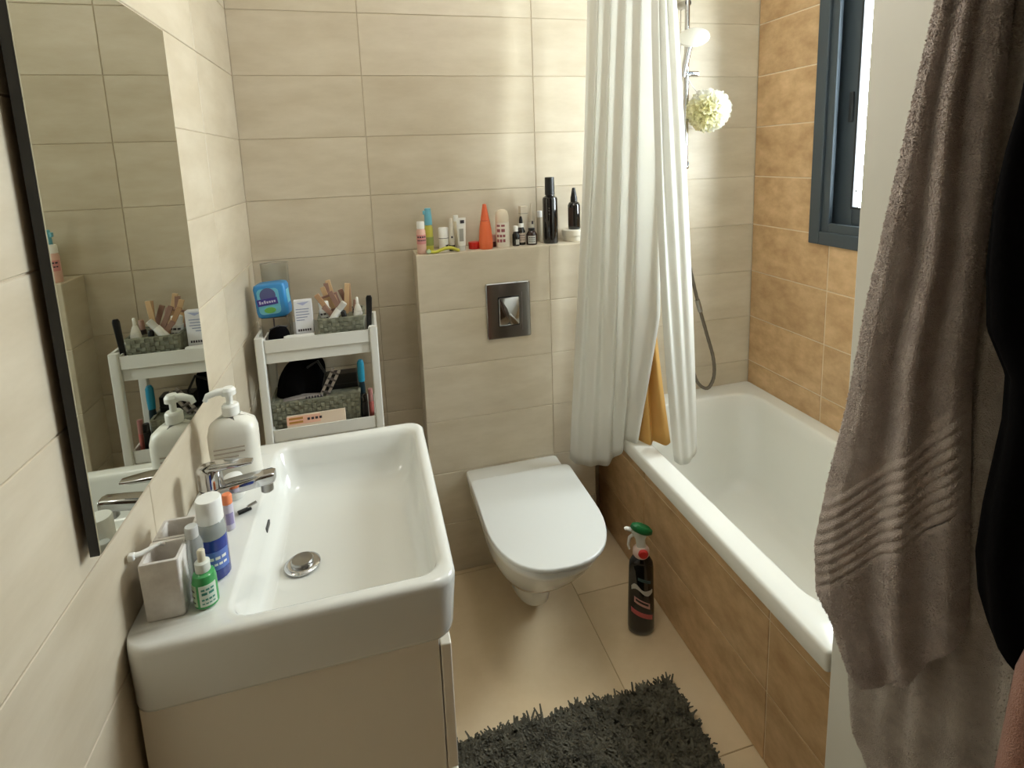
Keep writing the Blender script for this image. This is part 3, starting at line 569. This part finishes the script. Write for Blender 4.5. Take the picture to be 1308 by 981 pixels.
tube_prop((.238,-.326,ZT+.048), (-.05,.66,0), .095, .011, mat('soft_white',(0,0,0)), mat('grey_cap',(0,0,0)), 'white tube leaning right at the front of the small basket')
e = tube_prop((.246,-.298,ZT+.04), (-.02,-.12,0), .085, .017, mat('paper_white',(228,228,226),.6), white, 'fat white printed tube at the left of the small basket'); marks(e, .0175, [(.05,.006,3),(.038,.005,4),(.02,.003,5)], F-.9, F+.9, ink)
tube_prop((.300,-.320,ZT+.02), (.12,-.1,0), .080, .009, mat('umber',(92,66,52),.4), black, 'short brown tube standing in the small basket')
tube_prop((.318,-.292,ZT+.02), (-.05,.1,0), .100, .008, mat('dark_brown',(52,38,32),.4), mauve, 'slim dark brown tube in the small basket')
e = lathe_thing('nasal_spray', 'white spray bottle with thin nozzle at the right of the small basket', 'bottle', (.333, -.318, ZT+.010), [('bottle', [(.0125,0),(.0135,.002),(.0135,.075),(.0115,.084)], mat('soft_white',(0,0,0))), ('shoulder', [(.0120,.085),(.0085,.096),(.0055,.104)], white), ('nozzle', [(.0042,.104),(.0036,.124),(.002,.126)], white)], BG)
e = thing('hair_brush', 'slim black brush handle standing at the right end of the top tier', 'brush', (.3655-.006, -.335, ZT), 0, TG, (.02, .06, 0))
MB().loft([rrect(-.006,.006,-.004,.004,.003,0), rrect(-.007,.007,-.005,.005,.004,.05), rrect(-.0085,.0085,-.005,.005,.004,.11), rrect(-.009,.009,-.005,.005,.004,.135), rrect(-.006,.006,-.003,.003,.002,.142)]).obj('brush_handle', black, e)
# middle tier
MGp = 'things in the large basket'
e = thing('cloth_bag', 'black crumpled fabric bag bulging out of the large basket', 'bag', (.152, -.272, Z2+.012), .1, MGp)
def lump(u, v):
    th_ = 2*PI*u; ph = PI*v; n_ = 1+.10*math.sin(2*th_+1)+.07*math.sin(5*th_+3*v*3)+.05*math.sin(7*th_)
    return (.062*n_*math.cos(th_)*math.sin(ph)**.55+.030*(v-.5), .042*n_*math.sin(th_)*math.sin(ph)**.55, .098*(1-math.cos(ph))+.010*math.sin(3*th_+2)*math.sin(ph))
MB().sheet(lump, 40, 22).obj('bag_body', robe_m, e)
MB().tube([(.02,-.03,.17),(.05,-.045,.19),(.07,-.05,.15),(.06,-.054,.11)], .004, 8).obj('bag_strap', black, e)
e = thing('eyelash_curler', 'grey metal curler and strap leaning out of the large basket', 'curler', (.206, -.318, Z2+.075), 0, MGp, (.1, .48, 0))
for s in (-1, 1): MB().box(s*.009-.004,s*.009+.004,-.004,.004,0,.115).obj('arm', mat('pale_metal', (176,168,160),.4), e, bevel=.001)
for k in range(5): MB().box(-.013,.013,-.005,.005,.012+k*.022,.018+k*.022).obj('rung', mat('dark_metal', (96,88,84),.4), e, bevel=.001)
e = thing('folded_pouch', 'grey folded pouch lying on the front rim of the large basket', 'pouch', (.165, -.325, Z2+.098), .04, MGp)
MB().loft([[(x, y, z) for z, y in ((.0,-.010),(.004,-.014),(.010-.006*abs(x)/.05,-.010),(.010-.006*abs(x)/.05,.012),(.0,.012))] for x in np.linspace(-.06,.05,9)]).obj('pouch_body', mat('warm_grey', (150,142,136),.7), e)
q = MB()
for i in range(6): q.box(.002+i*.008,.006+i*.008,-.0146,-.0138,.002,.009)
q.obj('lettering', ink, e)
e = thing('makeup_box', 'black makeup box standing at the back of the large basket', 'box', (.268, -.262, Z2+.012), 0, MGp)
MB().box(-.046,.046,-.022,.022,0,.130).obj('box_body', black, e, bevel=.003); MB().box(-.046,.046,-.0226,-.022,.098,.100).obj('lid_gap', mat('charcoal', (50,46,48),.5), e)
e = lathe_thing('blue_cap_bottle', 'slim bottle with bright blue cap beside the large basket', 'bottle', (.327, -.300, Z2), [('bottle', [(.0085,0),(.0095,.002),(.0095,.105),(.008,.118)], mat('teal_dark', (22,48,58),.3)), ('cap', [(.0095,.118),(.0105,.145),(.010,.178),(.006,.186)], mat('cyan_cap', (30,150,186),.35))], TG)
e = lathe_thing('black_tube', 'black tube standing right of the large basket', 'tube', (.332, -.342, Z2), [('tube_body', [(.0085,0),(.0095,.002),(.0090,.07)], black), ('cap', [(.0085,.071),(.008,.092),(.007,.094)], blackg)], TG)
e = lathe_thing('pink_tube', 'pink tube with clear cap at the right end of the middle tier', 'tube', (.350, -.330, Z2), [('tube_body', [(.0065,0),(.0075,.002),(.0075,.062)], mat('tube_pink', (206,112,104),.4)), ('cap', [(.007,.063),(.007,.100),(.006,.102)], mat('cap_rose', (188,130,124),.3))], TG)
e = thing('flat_carton', 'flat pink and orange printed carton leaning on the front of the large basket', 'box', (.196, -.3625, Z2+.0010), .0, TG, (-.10, -.01, 0))
MB().box(-.082,.080,-.005,.004,0,.062).obj('carton_body', mat('carton_peach', (232,212,190),.5), e, bevel=.001)
MB().box(-.082,.010,-.0056,-.005,.036,.060).obj('peach_panel', mat('peach_panel', (240,190,166),.5), e)
q = MB(); q.box(-.076,-.038,-.0062,-.0056,.040,.046); q.box(-.076,-.038,-.0062,-.0056,.051,.057); q.obj('gold_stripe', mat('gold_stripe', (186,132,62),.5), e)
q = MB()
for i in range(4): q.box(-.026+i*.011,-.019+i*.011,-.0062,-.0056,.045,.052)
q.obj('lettering', ink, e)
# set everything down on the trays of the trolley as it stands against the wall
for o in [o for o in bpy.data.objects if o.name not in n_before and o.parent is None]:
    zo, zn = (.985, TRAY[0]) if o.location.z > .95 else (.735, TRAY[1])
    o.location = (.208+(o.location.x-.2185)*1.063, -.1785+(o.location.y+.285)*1.04, zn+.0008+(o.location.z-zo-.0008)*1.063); o.scale = (1.063, 1.04, 1.063)
# lower tier seen only past the tap
e = lathe_thing('shampoo_bottle', 'dark red bottle on the lower tier of the trolley', 'bottle', (.30, -.18, TRAY[2]+.001), [('bottle', [(.030,0),(.032,.003),(.032,.15),(.015,.175)], mat('wine_red', (120,30,36),.4)), ('cap', [(.016,.175),(.016,.2)], black)], TG)
e = lathe_thing('tonic_bottle', 'dark bottle on the lower tier of the trolley', 'bottle', (.21, -.18, TRAY[2]+.001), [('bottle', [(.030,0),(.032,.003),(.032,.13),(.015,.155)], blackg), ('cap', [(.016,.155),(.016,.185)], white)], TG)

# ------------------------------------------------------------------ shower rail
sr = thing('shower_rail', 'chrome shower slide rail on the back wall above the bathtub', 'shower rail', (1.596, 0, 1.46))
MB().tube([(0,-.045,.0),(0,-.045,.72)], .0095, 14).obj('rail', chrome, sr)
for z in (.005, .60):
    MB().tube([(0,-.0005,z),(0,-.03,z),(0,-.05,z)], [.016,.014,.013], 16).obj('bracket', chrome, sr)
MB().lathe([(.011,0),(.014,.004),(.014,.010),(.008,.016)], (0,-.045,-.015), 16).obj('end_cap', chrome, sr)
MB().box(-.040,.040,-.060,-.036,.335,.352).obj('slider', chrome, sr, bevel=.004)
MB().tube([(-.045,-.048,.3435),(.045,-.048,.3435)], .011, 16).obj('slider_knob', chrome, sr)
hs = thing('hand_shower', 'white-faced chrome hand shower held in the slide rail', 'shower head', (1.566, -.105, 1.84), 0)
MB().tube([(-.004,.030,-.05),(-.002,.020,-.01),(.002,.005,.045),(.010,-.005,.075)], [.011,.012,.012,.014], 14).obj('handle', chrome, hs)
T = Matrix.Translation((.012,-.012,.085)) @ Matrix.Rotation(-.50,4,'Y') @ Matrix.Rotation(.62,4,'X')
MB().lathe([(.016,.016),(.040,.010),(.055,.000),(.056,-.006)], n=32, sx=1.0, mtx=T).obj('head_shell', white, hs)
MB().lathe([(.054,-.0062),(.050,-.010),(.01,-.011)], n=32, mtx=T).obj('spray_face', mat('spray_face', (226,228,230),.25), hs)
ho = thing('shower_hose', 'grey metal shower hose hanging in a loop on the back wall', 'hose', (1.62, -.05, .53))
P = [(-.068,-.025,1.255),(-.075,-.02,1.1),(-.065,-.015,.85),(-.03,-.012,.62),(.0,-.010,.50),(.035,-.010,.37),(.075,-.012,.24),(.108,-.014,.13),(.112,-.016,.05),(.085,-.02,.005),(.050,-.02,.015),(.02,-.02,.06),(.0,-.01,.16)]
pts = [tuple(catmull(P, i/90)) for i in range(91)]
MB().tube(pts, [.0075 if i % 2 else .0068 for i in range(91)], 10).obj('hose_tube', mat('hose_metal', (120,112,100),.35,.7), ho)
MB().tube([(.030,-.010,.385),(.046,-.010,.335)], .010, 12).obj('hose_collar', steel, ho)
lo = thing('bath_puff', 'pale yellow mesh bath puff hanging from the shower rail', 'bath puff', (1.638, -.128, 1.66))
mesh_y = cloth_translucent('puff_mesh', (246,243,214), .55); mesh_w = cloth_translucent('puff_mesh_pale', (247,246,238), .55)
for i in range(90):
    z = 1-2*(i+.5)/90; a = i*2.39996; rr = math.sqrt(1-z*z); d_ = Vector((rr*math.cos(a), rr*math.sin(a), z))
    t1 = d_.orthogonal().normalized(); t2 = d_.cross(t1); ph0 = random.random()*6; big = random.uniform(.85, 1.1)
    def petal(u, v, d_=d_, t1=t1, t2=t2, ph0=ph0, big=big):
        th_ = 2*PI*u; R_ = .003+.020*v; hgt = .044+.030*big*v + .0035*v*math.sin(4*th_+ph0)+.002*v*math.sin(7*th_+2*ph0)
        wob = 1+.25*math.sin(3*th_+ph0*2)+.12*math.sin(8*th_)
        return tuple(d_*hgt + (t1*math.cos(th_)+t2*math.sin(th_))*R_*wob)
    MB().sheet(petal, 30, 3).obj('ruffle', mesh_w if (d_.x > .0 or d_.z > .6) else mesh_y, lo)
MB().lathe([(.002,-.05),(.035,-.035),(.048,0),(.035,.035),(.002,.05)], n=14).obj('core', mesh_y, lo)
MB().tube([(-.01,.02,.04),(-.035,.06,.10),(-.042,.072,.128)], .0018, 6).obj('cord', white, lo)

# ------------------------------------------------------------------ shower curtain and rod
rod = thing('curtain_rod', 'chrome curtain rod running above the bathtub rim', 'curtain rod', (1.22, -.6, 2.16))
MB().tube([(0,.60,0),(0,-.588,0)], .0125, 16).obj('rod', chrome, rod)
for y in (.597, -.586): MB().tube([(0,y-.006,0),(0,y+.006,0)], .026, 18).obj('flange', chrome, rod)
cu = thing('shower_curtain', 'white shower curtain bunched against the back wall over the tub rim', 'shower curtain', (1.2, -.3, .4))
def drape(top, bot, z0, ex0, ex1, wig=0.0, hem=None):
    def fn(u, v):
        a = catmull(top, u); b_ = catmull(bot, u); e_ = ex0+(ex1-ex0)*u; w_ = v**e_
        z = z0+(b_[2]-z0)*v
        amp = wig*math.sin(PI*v)
        x = a[0]+(b_[0]-a[0])*w_+amp*math.sin(9*u+5*v); y = a[1]+(b_[1]-a[1])*w_+amp*math.cos(7*u+4*v)
        return (x-1.2, y+.3, z-.4)
    return fn
topL = [(1.146,-.165),(1.160,-.215),(1.175,-.190),(1.190,-.250),(1.205,-.225),(1.218,-.300),(1.230,-.270),(1.243,-.350),(1.255,-.32),(1.268,-.400),(1.275,-.42)]
botL = [(1.026,-.222,.425),(1.042,-.240,.412),(1.068,-.238,.402),(1.095,-.250,.396),(1.125,-.246,.394),(1.155,-.268,.398),(1.178,-.262,.420),(1.194,-.305,.462),(1.206,-.292,.500),(1.228,-.345,.512),(1.252,-.315,.515)]
dl = drape(topL, botL, 2.13, 1.25, 1.15, .003)
def outer(u, v):
    x, y, z = dl(u, v); k = sstep(.60, 1, u); bump = interp(v, [0,.40,.72,.86,1], [0,.022,.050,.026,0]) if v < 1 else 0
    return (x+k*bump, y-.010*k*math.sin(PI*v), z)
MB().sheet(outer, 150, 60).obj('outer_drape', curt_m, cu, solid=.0012)
topR = [(1.225,-.440),(1.235,-.460),(1.243,-.445),(1.251,-.466),(1.259,-.452),(1.264,-.466),(1.270,-.45)]
botR = [(1.325,-.430,.475),(1.343,-.438,.462),(1.358,-.434,.458),(1.376,-.436,.460),(1.394,-.426,.468),(1.410,-.424,.478),(1.426,-.41,.492)]
MB().sheet(drape(topR, botR, 2.13, 2.0, .62, .003), 90, 60).obj('inner_drape', curt_m, cu, solid=.0012)
topY = [(1.262,-.20),(1.272,-.23),(1.282,-.21),(1.292,-.24),(1.302,-.22)]
botY = [(1.250,-.315,.507),(1.274,-.360,.506),(1.298,-.340,.506),(1.322,-.378,.505),(1.350,-.365,.505)]
MB().sheet(drape(topY, botY, 2.13, 2.2, 2.2, .002), 60, 50).obj('liner', liner_m, cu, solid=.0008)
q = MB()
for x, y in topL[1::2]+topR[1::2]:
    c = Vector((1.22, y, 2.16)); pts = [tuple(c+Vector((.026*math.cos(a), 0, .026*math.sin(a)-.008))-Vector((1.2,-.3,.4))) for a in np.linspace(0, 2*PI, 17)]
    MB().tube(pts, .002, 6).obj('curtain_ring', white, cu)

# ------------------------------------------------------------------ cleaner bottle on the floor
sp = thing('cleaner_spray', 'black cleaner spray bottle with red and green trigger head on the floor by the tub', 'spray bottle', (1.132, -.560, 0), -.35)
def oval(a, c_, z, ox=0): return [(ox+a*math.cos(2*PI*j/28), c_*math.sin(2*PI*j/28), z) for j in range(28)]
MB().loft([oval(.036,.024,0), oval(.041,.028,.004), oval(.042,.029,.02), oval(.041,.028,.10), oval(.0395,.0265,.17), oval(.0385,.026,.225), oval(.036,.0245,.245), oval(.027,.020,.260), oval(.018,.016,.267)]).obj('bottle', blackg, sp, ang=60)
MB().loft([oval(.020,.018,.262), oval(.026,.022,.270), oval(.025,.021,.288), oval(.018,.017,.297)]).obj('collar', mat('trigger_white', (226,200,188),.4), sp)
MB().lathe([(.015,0),(.016,.004),(.013,.009),(.004,.011)], n=20, mtx=Matrix.Translation((.004,-.017,.284)) @ Matrix.Rotation(PI/2+.1,4,'X')).obj('red_cap', mat('trigger_red', (206,44,40),.35), sp)
MB().loft([rrect(-.014,.014,-.011,.011,.006,.296), rrect(-.018,.012,-.011,.011,.006,.325), rrect(-.030,.020,-.012,.012,.006,.345), rrect(-.032,.022,-.012,.012,.006,.352)]).obj('trigger_head', mat('trigger_pale', (206,208,196),.4), sp)
T = Matrix.Translation((-.002,0,.346)) @ Matrix.Rotation(.35,4,'Y')
MB().loft([[tuple(T @ Vector(p)) for p in oval(a, c_, z)] for a, c_, z in ((.030,.014,.0),(.036,.017,.006),(.034,.016,.016),(.024,.011,.022))]).obj('green_top', mat('trigger_green', (16,96,46),.35), sp)
MB().tube([(-.030,0,.352),(-.046,0,.356),(-.050,0,.354)], [.007,.006,.005], 10).obj('nozzle', white, sp)
MB().tube([(-.022,0,.338),(-.036,0,.325),(-.040,0,.300),(-.036,0,.285)], [.005,.005,.004,.003], 8).obj('trigger', white, sp)
wave = mat('label_silver', (190,188,180),.4); lpk = mat('label_rose', (196,92,92),.45)
def wrap(pts, z0s, z1s, ma, name, a_=.0425, c_=.0295):
    rings = []
    for t, z0, z1 in zip(pts, z0s, z1s):
        rings.append([(a_*k*math.cos(t), c_*k*math.sin(t), z) for k, z in ((.99,z0),(1.012,z0),(1.012,z1),(.99,z1))])
    MB().loft(rings).obj(name, ma, sp)
A = np.linspace(F-.9, F+.9, 14)
wrap(A, [.158-.010*i/13 + .010*math.sin(i*.5) for i in range(14)], [.172-.010*i/13+.010*math.sin(i*.5)+.004*math.sin(i*.8) for i in range(14)], wave, 'label_swirl', .0405, .0275)
wrap(A[2:12], [.120-.003*i for i in range(10)], [.140-.003*i for i in range(10)], mat('label_pale_rose', (206,160,152),.45), 'name_mark', .0415, .0285)
wrap(A[3:11], [.126-.003*i for i in range(8)], [.133-.003*i for i in range(8)], mat('label_black', (24,18,18),.4), 'name_counter', .0422, .0292)
wrap(A, [.082-.0022*i for i in range(14)], [.098-.0022*i for i in range(14)], lpk, 'label_band', .0418, .0288)
wrap(A[4:13], [.196-.002*i for i in range(9)], [.206-.002*i for i in range(9)], mat('label_teal', (60,84,84),.5), 'label_teal_band', .039, .0265)

# ------------------------------------------------------------------ shaggy rug
rg = thing('bath_rug', 'dark grey shaggy bath rug on the floor between cabinet and tub', 'rug', (.80, -1.02, 0), -.015)
RX, RY = .325, .272
MB().loft([rrect(-RX,RX,-RY,RY,.02,z) for z in (.001,.008)]).obj('rug_base', rug_m, rg)
nt = 6500; V = []; Fc = []
for i in range(nt):
    bx, by = rng.uniform(-RX+.006, RX-.006), rng.uniform(-RY+.006, RY-.006); la = rng.uniform(0, 2*PI); ln = rng.uniform(.3, 1.0)
    for k in range(6):
        x, y = bx+rng.normal(0, .004), by+rng.normal(0, .004); a = la+rng.normal(0, .6); h_ = rng.uniform(.013, .024); lx, ly = math.cos(a)*ln*h_, math.sin(a)*ln*h_
        wx, wy = -math.sin(a)*.0028, math.cos(a)*.0028; o_ = len(V)
        V += [(x-wx,y-wy,.006),(x+wx,y+wy,.006),(x+lx*.5-wx,y+ly*.5-wy,.006+h_*.65),(x+lx*.5+wx,y+ly*.5+wy,.006+h_*.65),(x+lx*1.1-wx*.7,y+ly*1.1-wy*.7,.006+h_*.92),(x+lx*1.1+wx*.7,y+ly*1.1+wy*.7,.006+h_*.92)]
        Fc += [(o_,o_+1,o_+3,o_+2),(o_+2,o_+3,o_+5,o_+4)]
q = MB(); q.v = V; q.f = Fc; o = q.obj('rug_pile', rug_m, rg, fix=False, ang=180); o['kind'] = 'stuff'

# ------------------------------------------------------------------ hook rail and hanging cloths
PX = 1.22
hr = thing('hook_rail', 'chrome hook rail high on the white wall', 'hook rail', (PX, -1.56, 1.93))
MB().box(-.012,0,-.32,.28,-.015,.015).obj('rail_plate', chrome, hr, bevel=.003)
for y in (.17, .10, -.04, -.19):
    MB().tube([(-.012,y,.0),(-.03,y,-.004),(-.055,y,-.012),(-.065,y,.004),(-.062,y,.018)], .005, 8).obj('hook', chrome, hr)
def hang(name, label, cat, ma, origin, fn, nu, nv, solid=.006, part='cloth'):
    e = thing(name, label, cat, origin)
    MB().sheet(lambda u, v: tuple(np.array(fn(u, v))-np.array(origin)), nu, nv).obj(part, ma, e, solid=solid, ang=180)
    return e
# front towel: hangs as a thick bundle turned half towards the door
TA, TD, TN = (1.055, -1.27), (.534, -.8455), (-.8455, -.534)
ZL = [.60,.65,.715,.758,.843,.964,1.107,1.274,1.427,1.568,1.696,1.90]; AL = [.085,.066,.050,.023,.017,.031,.052,.069,.089,.107,.124,.158]
ZR = [.78,.983,1.191,1.441,1.683,1.90]; AR = [.222,.209,.196,.198,.200,.185]
def towel1(u, v):
    s = min(u/.72, 1); zb = interp(s, [0,.10,.22,.40,.62,.85,.95,1], [.70,.655,.640,.655,.695,.756,.785,.82])
    z = 1.90+(zb-1.90)*v; k = sstep(1.92, 1.55, z)
    al, ar = interp(z, ZL, AL), interp(z, ZR, AR)
    a = al+(ar-al)*s
    rs = interp(z, [.7,.9,1.2,1.36,1.56,1.9], [.60,.58,.54,.58,.47,.45])
    h = -.018+.030*min(s/.14, 1)**.7 + k*(.014*math.exp(-((s-rs)/.075)**2) - .010*math.exp(-((s-rs+.17)/.09)**2) - .008*math.exp(-((s-rs-.17)/.08)**2)) - .030*max((s-.86)/.14, 0)**2
    if u > .72:
        t = (u-.72)/.28; h -= .030*sstep(0, .35, t); a += -.004*sstep(0, .3, t)+.042*sstep(.3, 1, t)*interp(z, [.8,1.25,1.45,1.7,1.9],[0,.2,.65,1,.6]); h += .014*math.sin(PI*max((t-.35)/.65, 0))*k-.02*max(t-.6, 0)
    if u < .80:
        t = (z-(.795+1.28*(a-.045)))/.165
        if 0 < t < 1: h += .0045*(0.5+0.5*math.cos(2*PI*(t*8.5-.5)))*(1 if .03 < t < .97 else .5) - .003
    h += .0018*math.sin(31*a+9*z)+.0012*math.sin(37*z)
    return (TA[0]+TD[0]*a+TN[0]*h, TA[1]+TD[1]*a+TN[1]*h, z)
hang('bath_towel', 'mauve grey terry towel with ribbed band hanging in front on the white wall', 'towel', towel_m, (1.13, -1.36, .65), towel1, 150, 440, .004)
def towel2(u, v):
    z = 1.88+(.12-1.88)*v; k = sstep(1.88, 1.4, z)
    yl = interp(z, [.12,.36,.40,.43,.53,.70,1.2,1.88],[-1.345,-1.318,-1.30,-1.266,-1.252,-1.262,-1.33,-1.42]); yr = interp(z, [.12,.6,1.2,1.88],[-1.53,-1.53,-1.48,-1.46])
    y = yl+(yr-yl)*u; x = 1.192-.010*k*math.sin(4*PI*u+.6)-.006*k*math.sin(9*PI*u)+.012*max(.15-u, 0)/.15
    x -= .0012*math.sin(2*PI*z/.016)*(1 if .36 < z < .60 else 0)
    return (x, y, z)
hang('bath_towel', 'taupe towel hanging lower behind the mauve grey towel', 'towel', towel2_m, (1.19, -1.38, .12), towel2, 80, 260, .004)
def robe(u, v):
    zb = interp(u, [0,.05,.15,.35,1],[.93,.88,.855,.82,.80]); z = 1.89+(zb-1.89)*v; k = sstep(1.89, 1.5, z)
    yl = interp(z, [.80,.857,.875,.90,.98,1.05,1.17,1.228,1.278,1.357,1.435,1.497,1.547,1.60,1.75,1.89],[-1.56,-1.546,-1.514,-1.503,-1.490,-1.492,-1.502,-1.500,-1.474,-1.466,-1.467,-1.474,-1.483,-1.488,-1.52,-1.57]); yr = interp(z, [.8,1.3,1.89],[-1.80,-1.78,-1.63])
    y = yl+(yr-yl)*u; x = 1.128-.020*k*math.sin(PI*min(u*1.4, 1))-.010*k*math.sin(6*PI*u+.5)-.005*k*math.sin(15*PI*u+3*z)
    return (x, y, z)
hang('bath_robe', 'black robe hanging right of the towels on the white wall', 'robe', robe_m, (1.14, -1.6, .82), robe, 90, 120, .005)
def pink(u, v):
    z = 1.88+(.10-1.88)*v; k = sstep(1.88, 1.3, z)
    yl = interp(z, [.10,.75,.90,.95,1.2,1.88],[-1.535,-1.566,-1.574,-1.585,-1.65,-1.735]); yr = interp(z, [.1,1.88],[-1.95,-1.78])
    y = yl+(yr-yl)*u; x = 1.078-.014*k*math.sin(5*PI*u)-.006*k*math.sin(11*PI*u)+.08*(1-k)
    return (x, y, z)
hang('bath_towel', 'pinkish towel at the far right edge below the black robe', 'towel', pink_m, (1.08, -1.75, .1), pink, 60, 100, .005)

# terry pile: short loops standing off the cloth
def pile(parent_label, fn, n, umax, ma, skip=None, L_=(.0018, .0034), wd=.0009):
    par = [o for o in bpy.data.objects if o.get('label') == parent_label][0]; org = np.array(par.location)
    V = []; Fc = []
    for _ in range(n):
        u, v = rng.uniform(0, umax), rng.uniform(0, 1)
        if skip and rng.random() < skip(u, v): continue
        p = np.array(fn(u, v)); e1 = np.array(fn(min(u+.004, 1), v))-p; e2 = np.array(fn(u, min(v+.004, 1)))-p
        nn = np.cross(e1, e2); l = np.linalg.norm(nn)
        if l < 1e-10: continue
        nn /= l
        if nn @ (np.array((.38, -1.97, 1.5))-p) < 0: nn = -nn
        t = rng.normal(0, 1, 3); t -= nn*(t@nn); t /= np.linalg.norm(t); b_ = np.cross(nn, t); h_ = rng.uniform(*L_)
        tip = p+nn*(.0015+h_*.8)+t*h_*.7+np.array((0, 0, -.3*h_)); md = p+nn*(.001+h_*.6)+t*h_*.15; o_ = len(V)
        for q_, k_ in ((p, 1), (md, 1), (tip, .5)):
            V.append(tuple(q_-b_*wd*k_-org)); V.append(tuple(q_+b_*wd*k_-org))
        Fc += [(o_,o_+1,o_+3,o_+2),(o_+2,o_+3,o_+5,o_+4)]
    q = MB(); q.v = V; q.f = Fc; o = q.obj('terry_pile', ma, par, fix=False, ang=180); o['kind'] = 'stuff'
def in_band(u, v):
    p = towel1(u, v); a = (p[0]-TA[0])*TD[0]+(p[1]-TA[1])*TD[1]; t = (p[2]-(.795+1.28*(a-.045)))/.165
    return .97 if -.05 < t < 1.05 else 0
pile('mauve grey terry towel with ribbed band hanging in front on the white wall', towel1, 60000, .95, towel_m, in_band)
pile('taupe towel hanging lower behind the mauve grey towel', towel2, 16000, 1.0, towel2_m)

# ------------------------------------------------------------------ unseen lamp on the ceiling, added as fill light
cl = thing('added_fill_lamp', 'round white lamp added out of view as fill light', 'fill lamp', (.76, -.88, H))
MB().lathe([(.17,-.03),(.175,-.02),(.175,0)], n=32).obj('fill_lamp_base', white, cl)
em = mat('fill_lamp_diffuser', (255,250,240),.5, Emission_Color=(1,.93,.82,1), Emission_Strength=1.2)
MB().lathe([(.02,-.062),(.08,-.056),(.12,-.044),(.165,-.030)], n=32).obj('fill_lamp_shade', em, cl)
ll = bpy.data.lights.new('fill_light', 'POINT'); ll.shadow_soft_size = .12; ll.energy = FILL_W; ll.color = (1, .97, .93)
lo_ = bpy.data.objects.new('fill_light', ll); COL.objects.link(lo_); lo_.parent = cl; lo_.location = (0, 0, -.19)
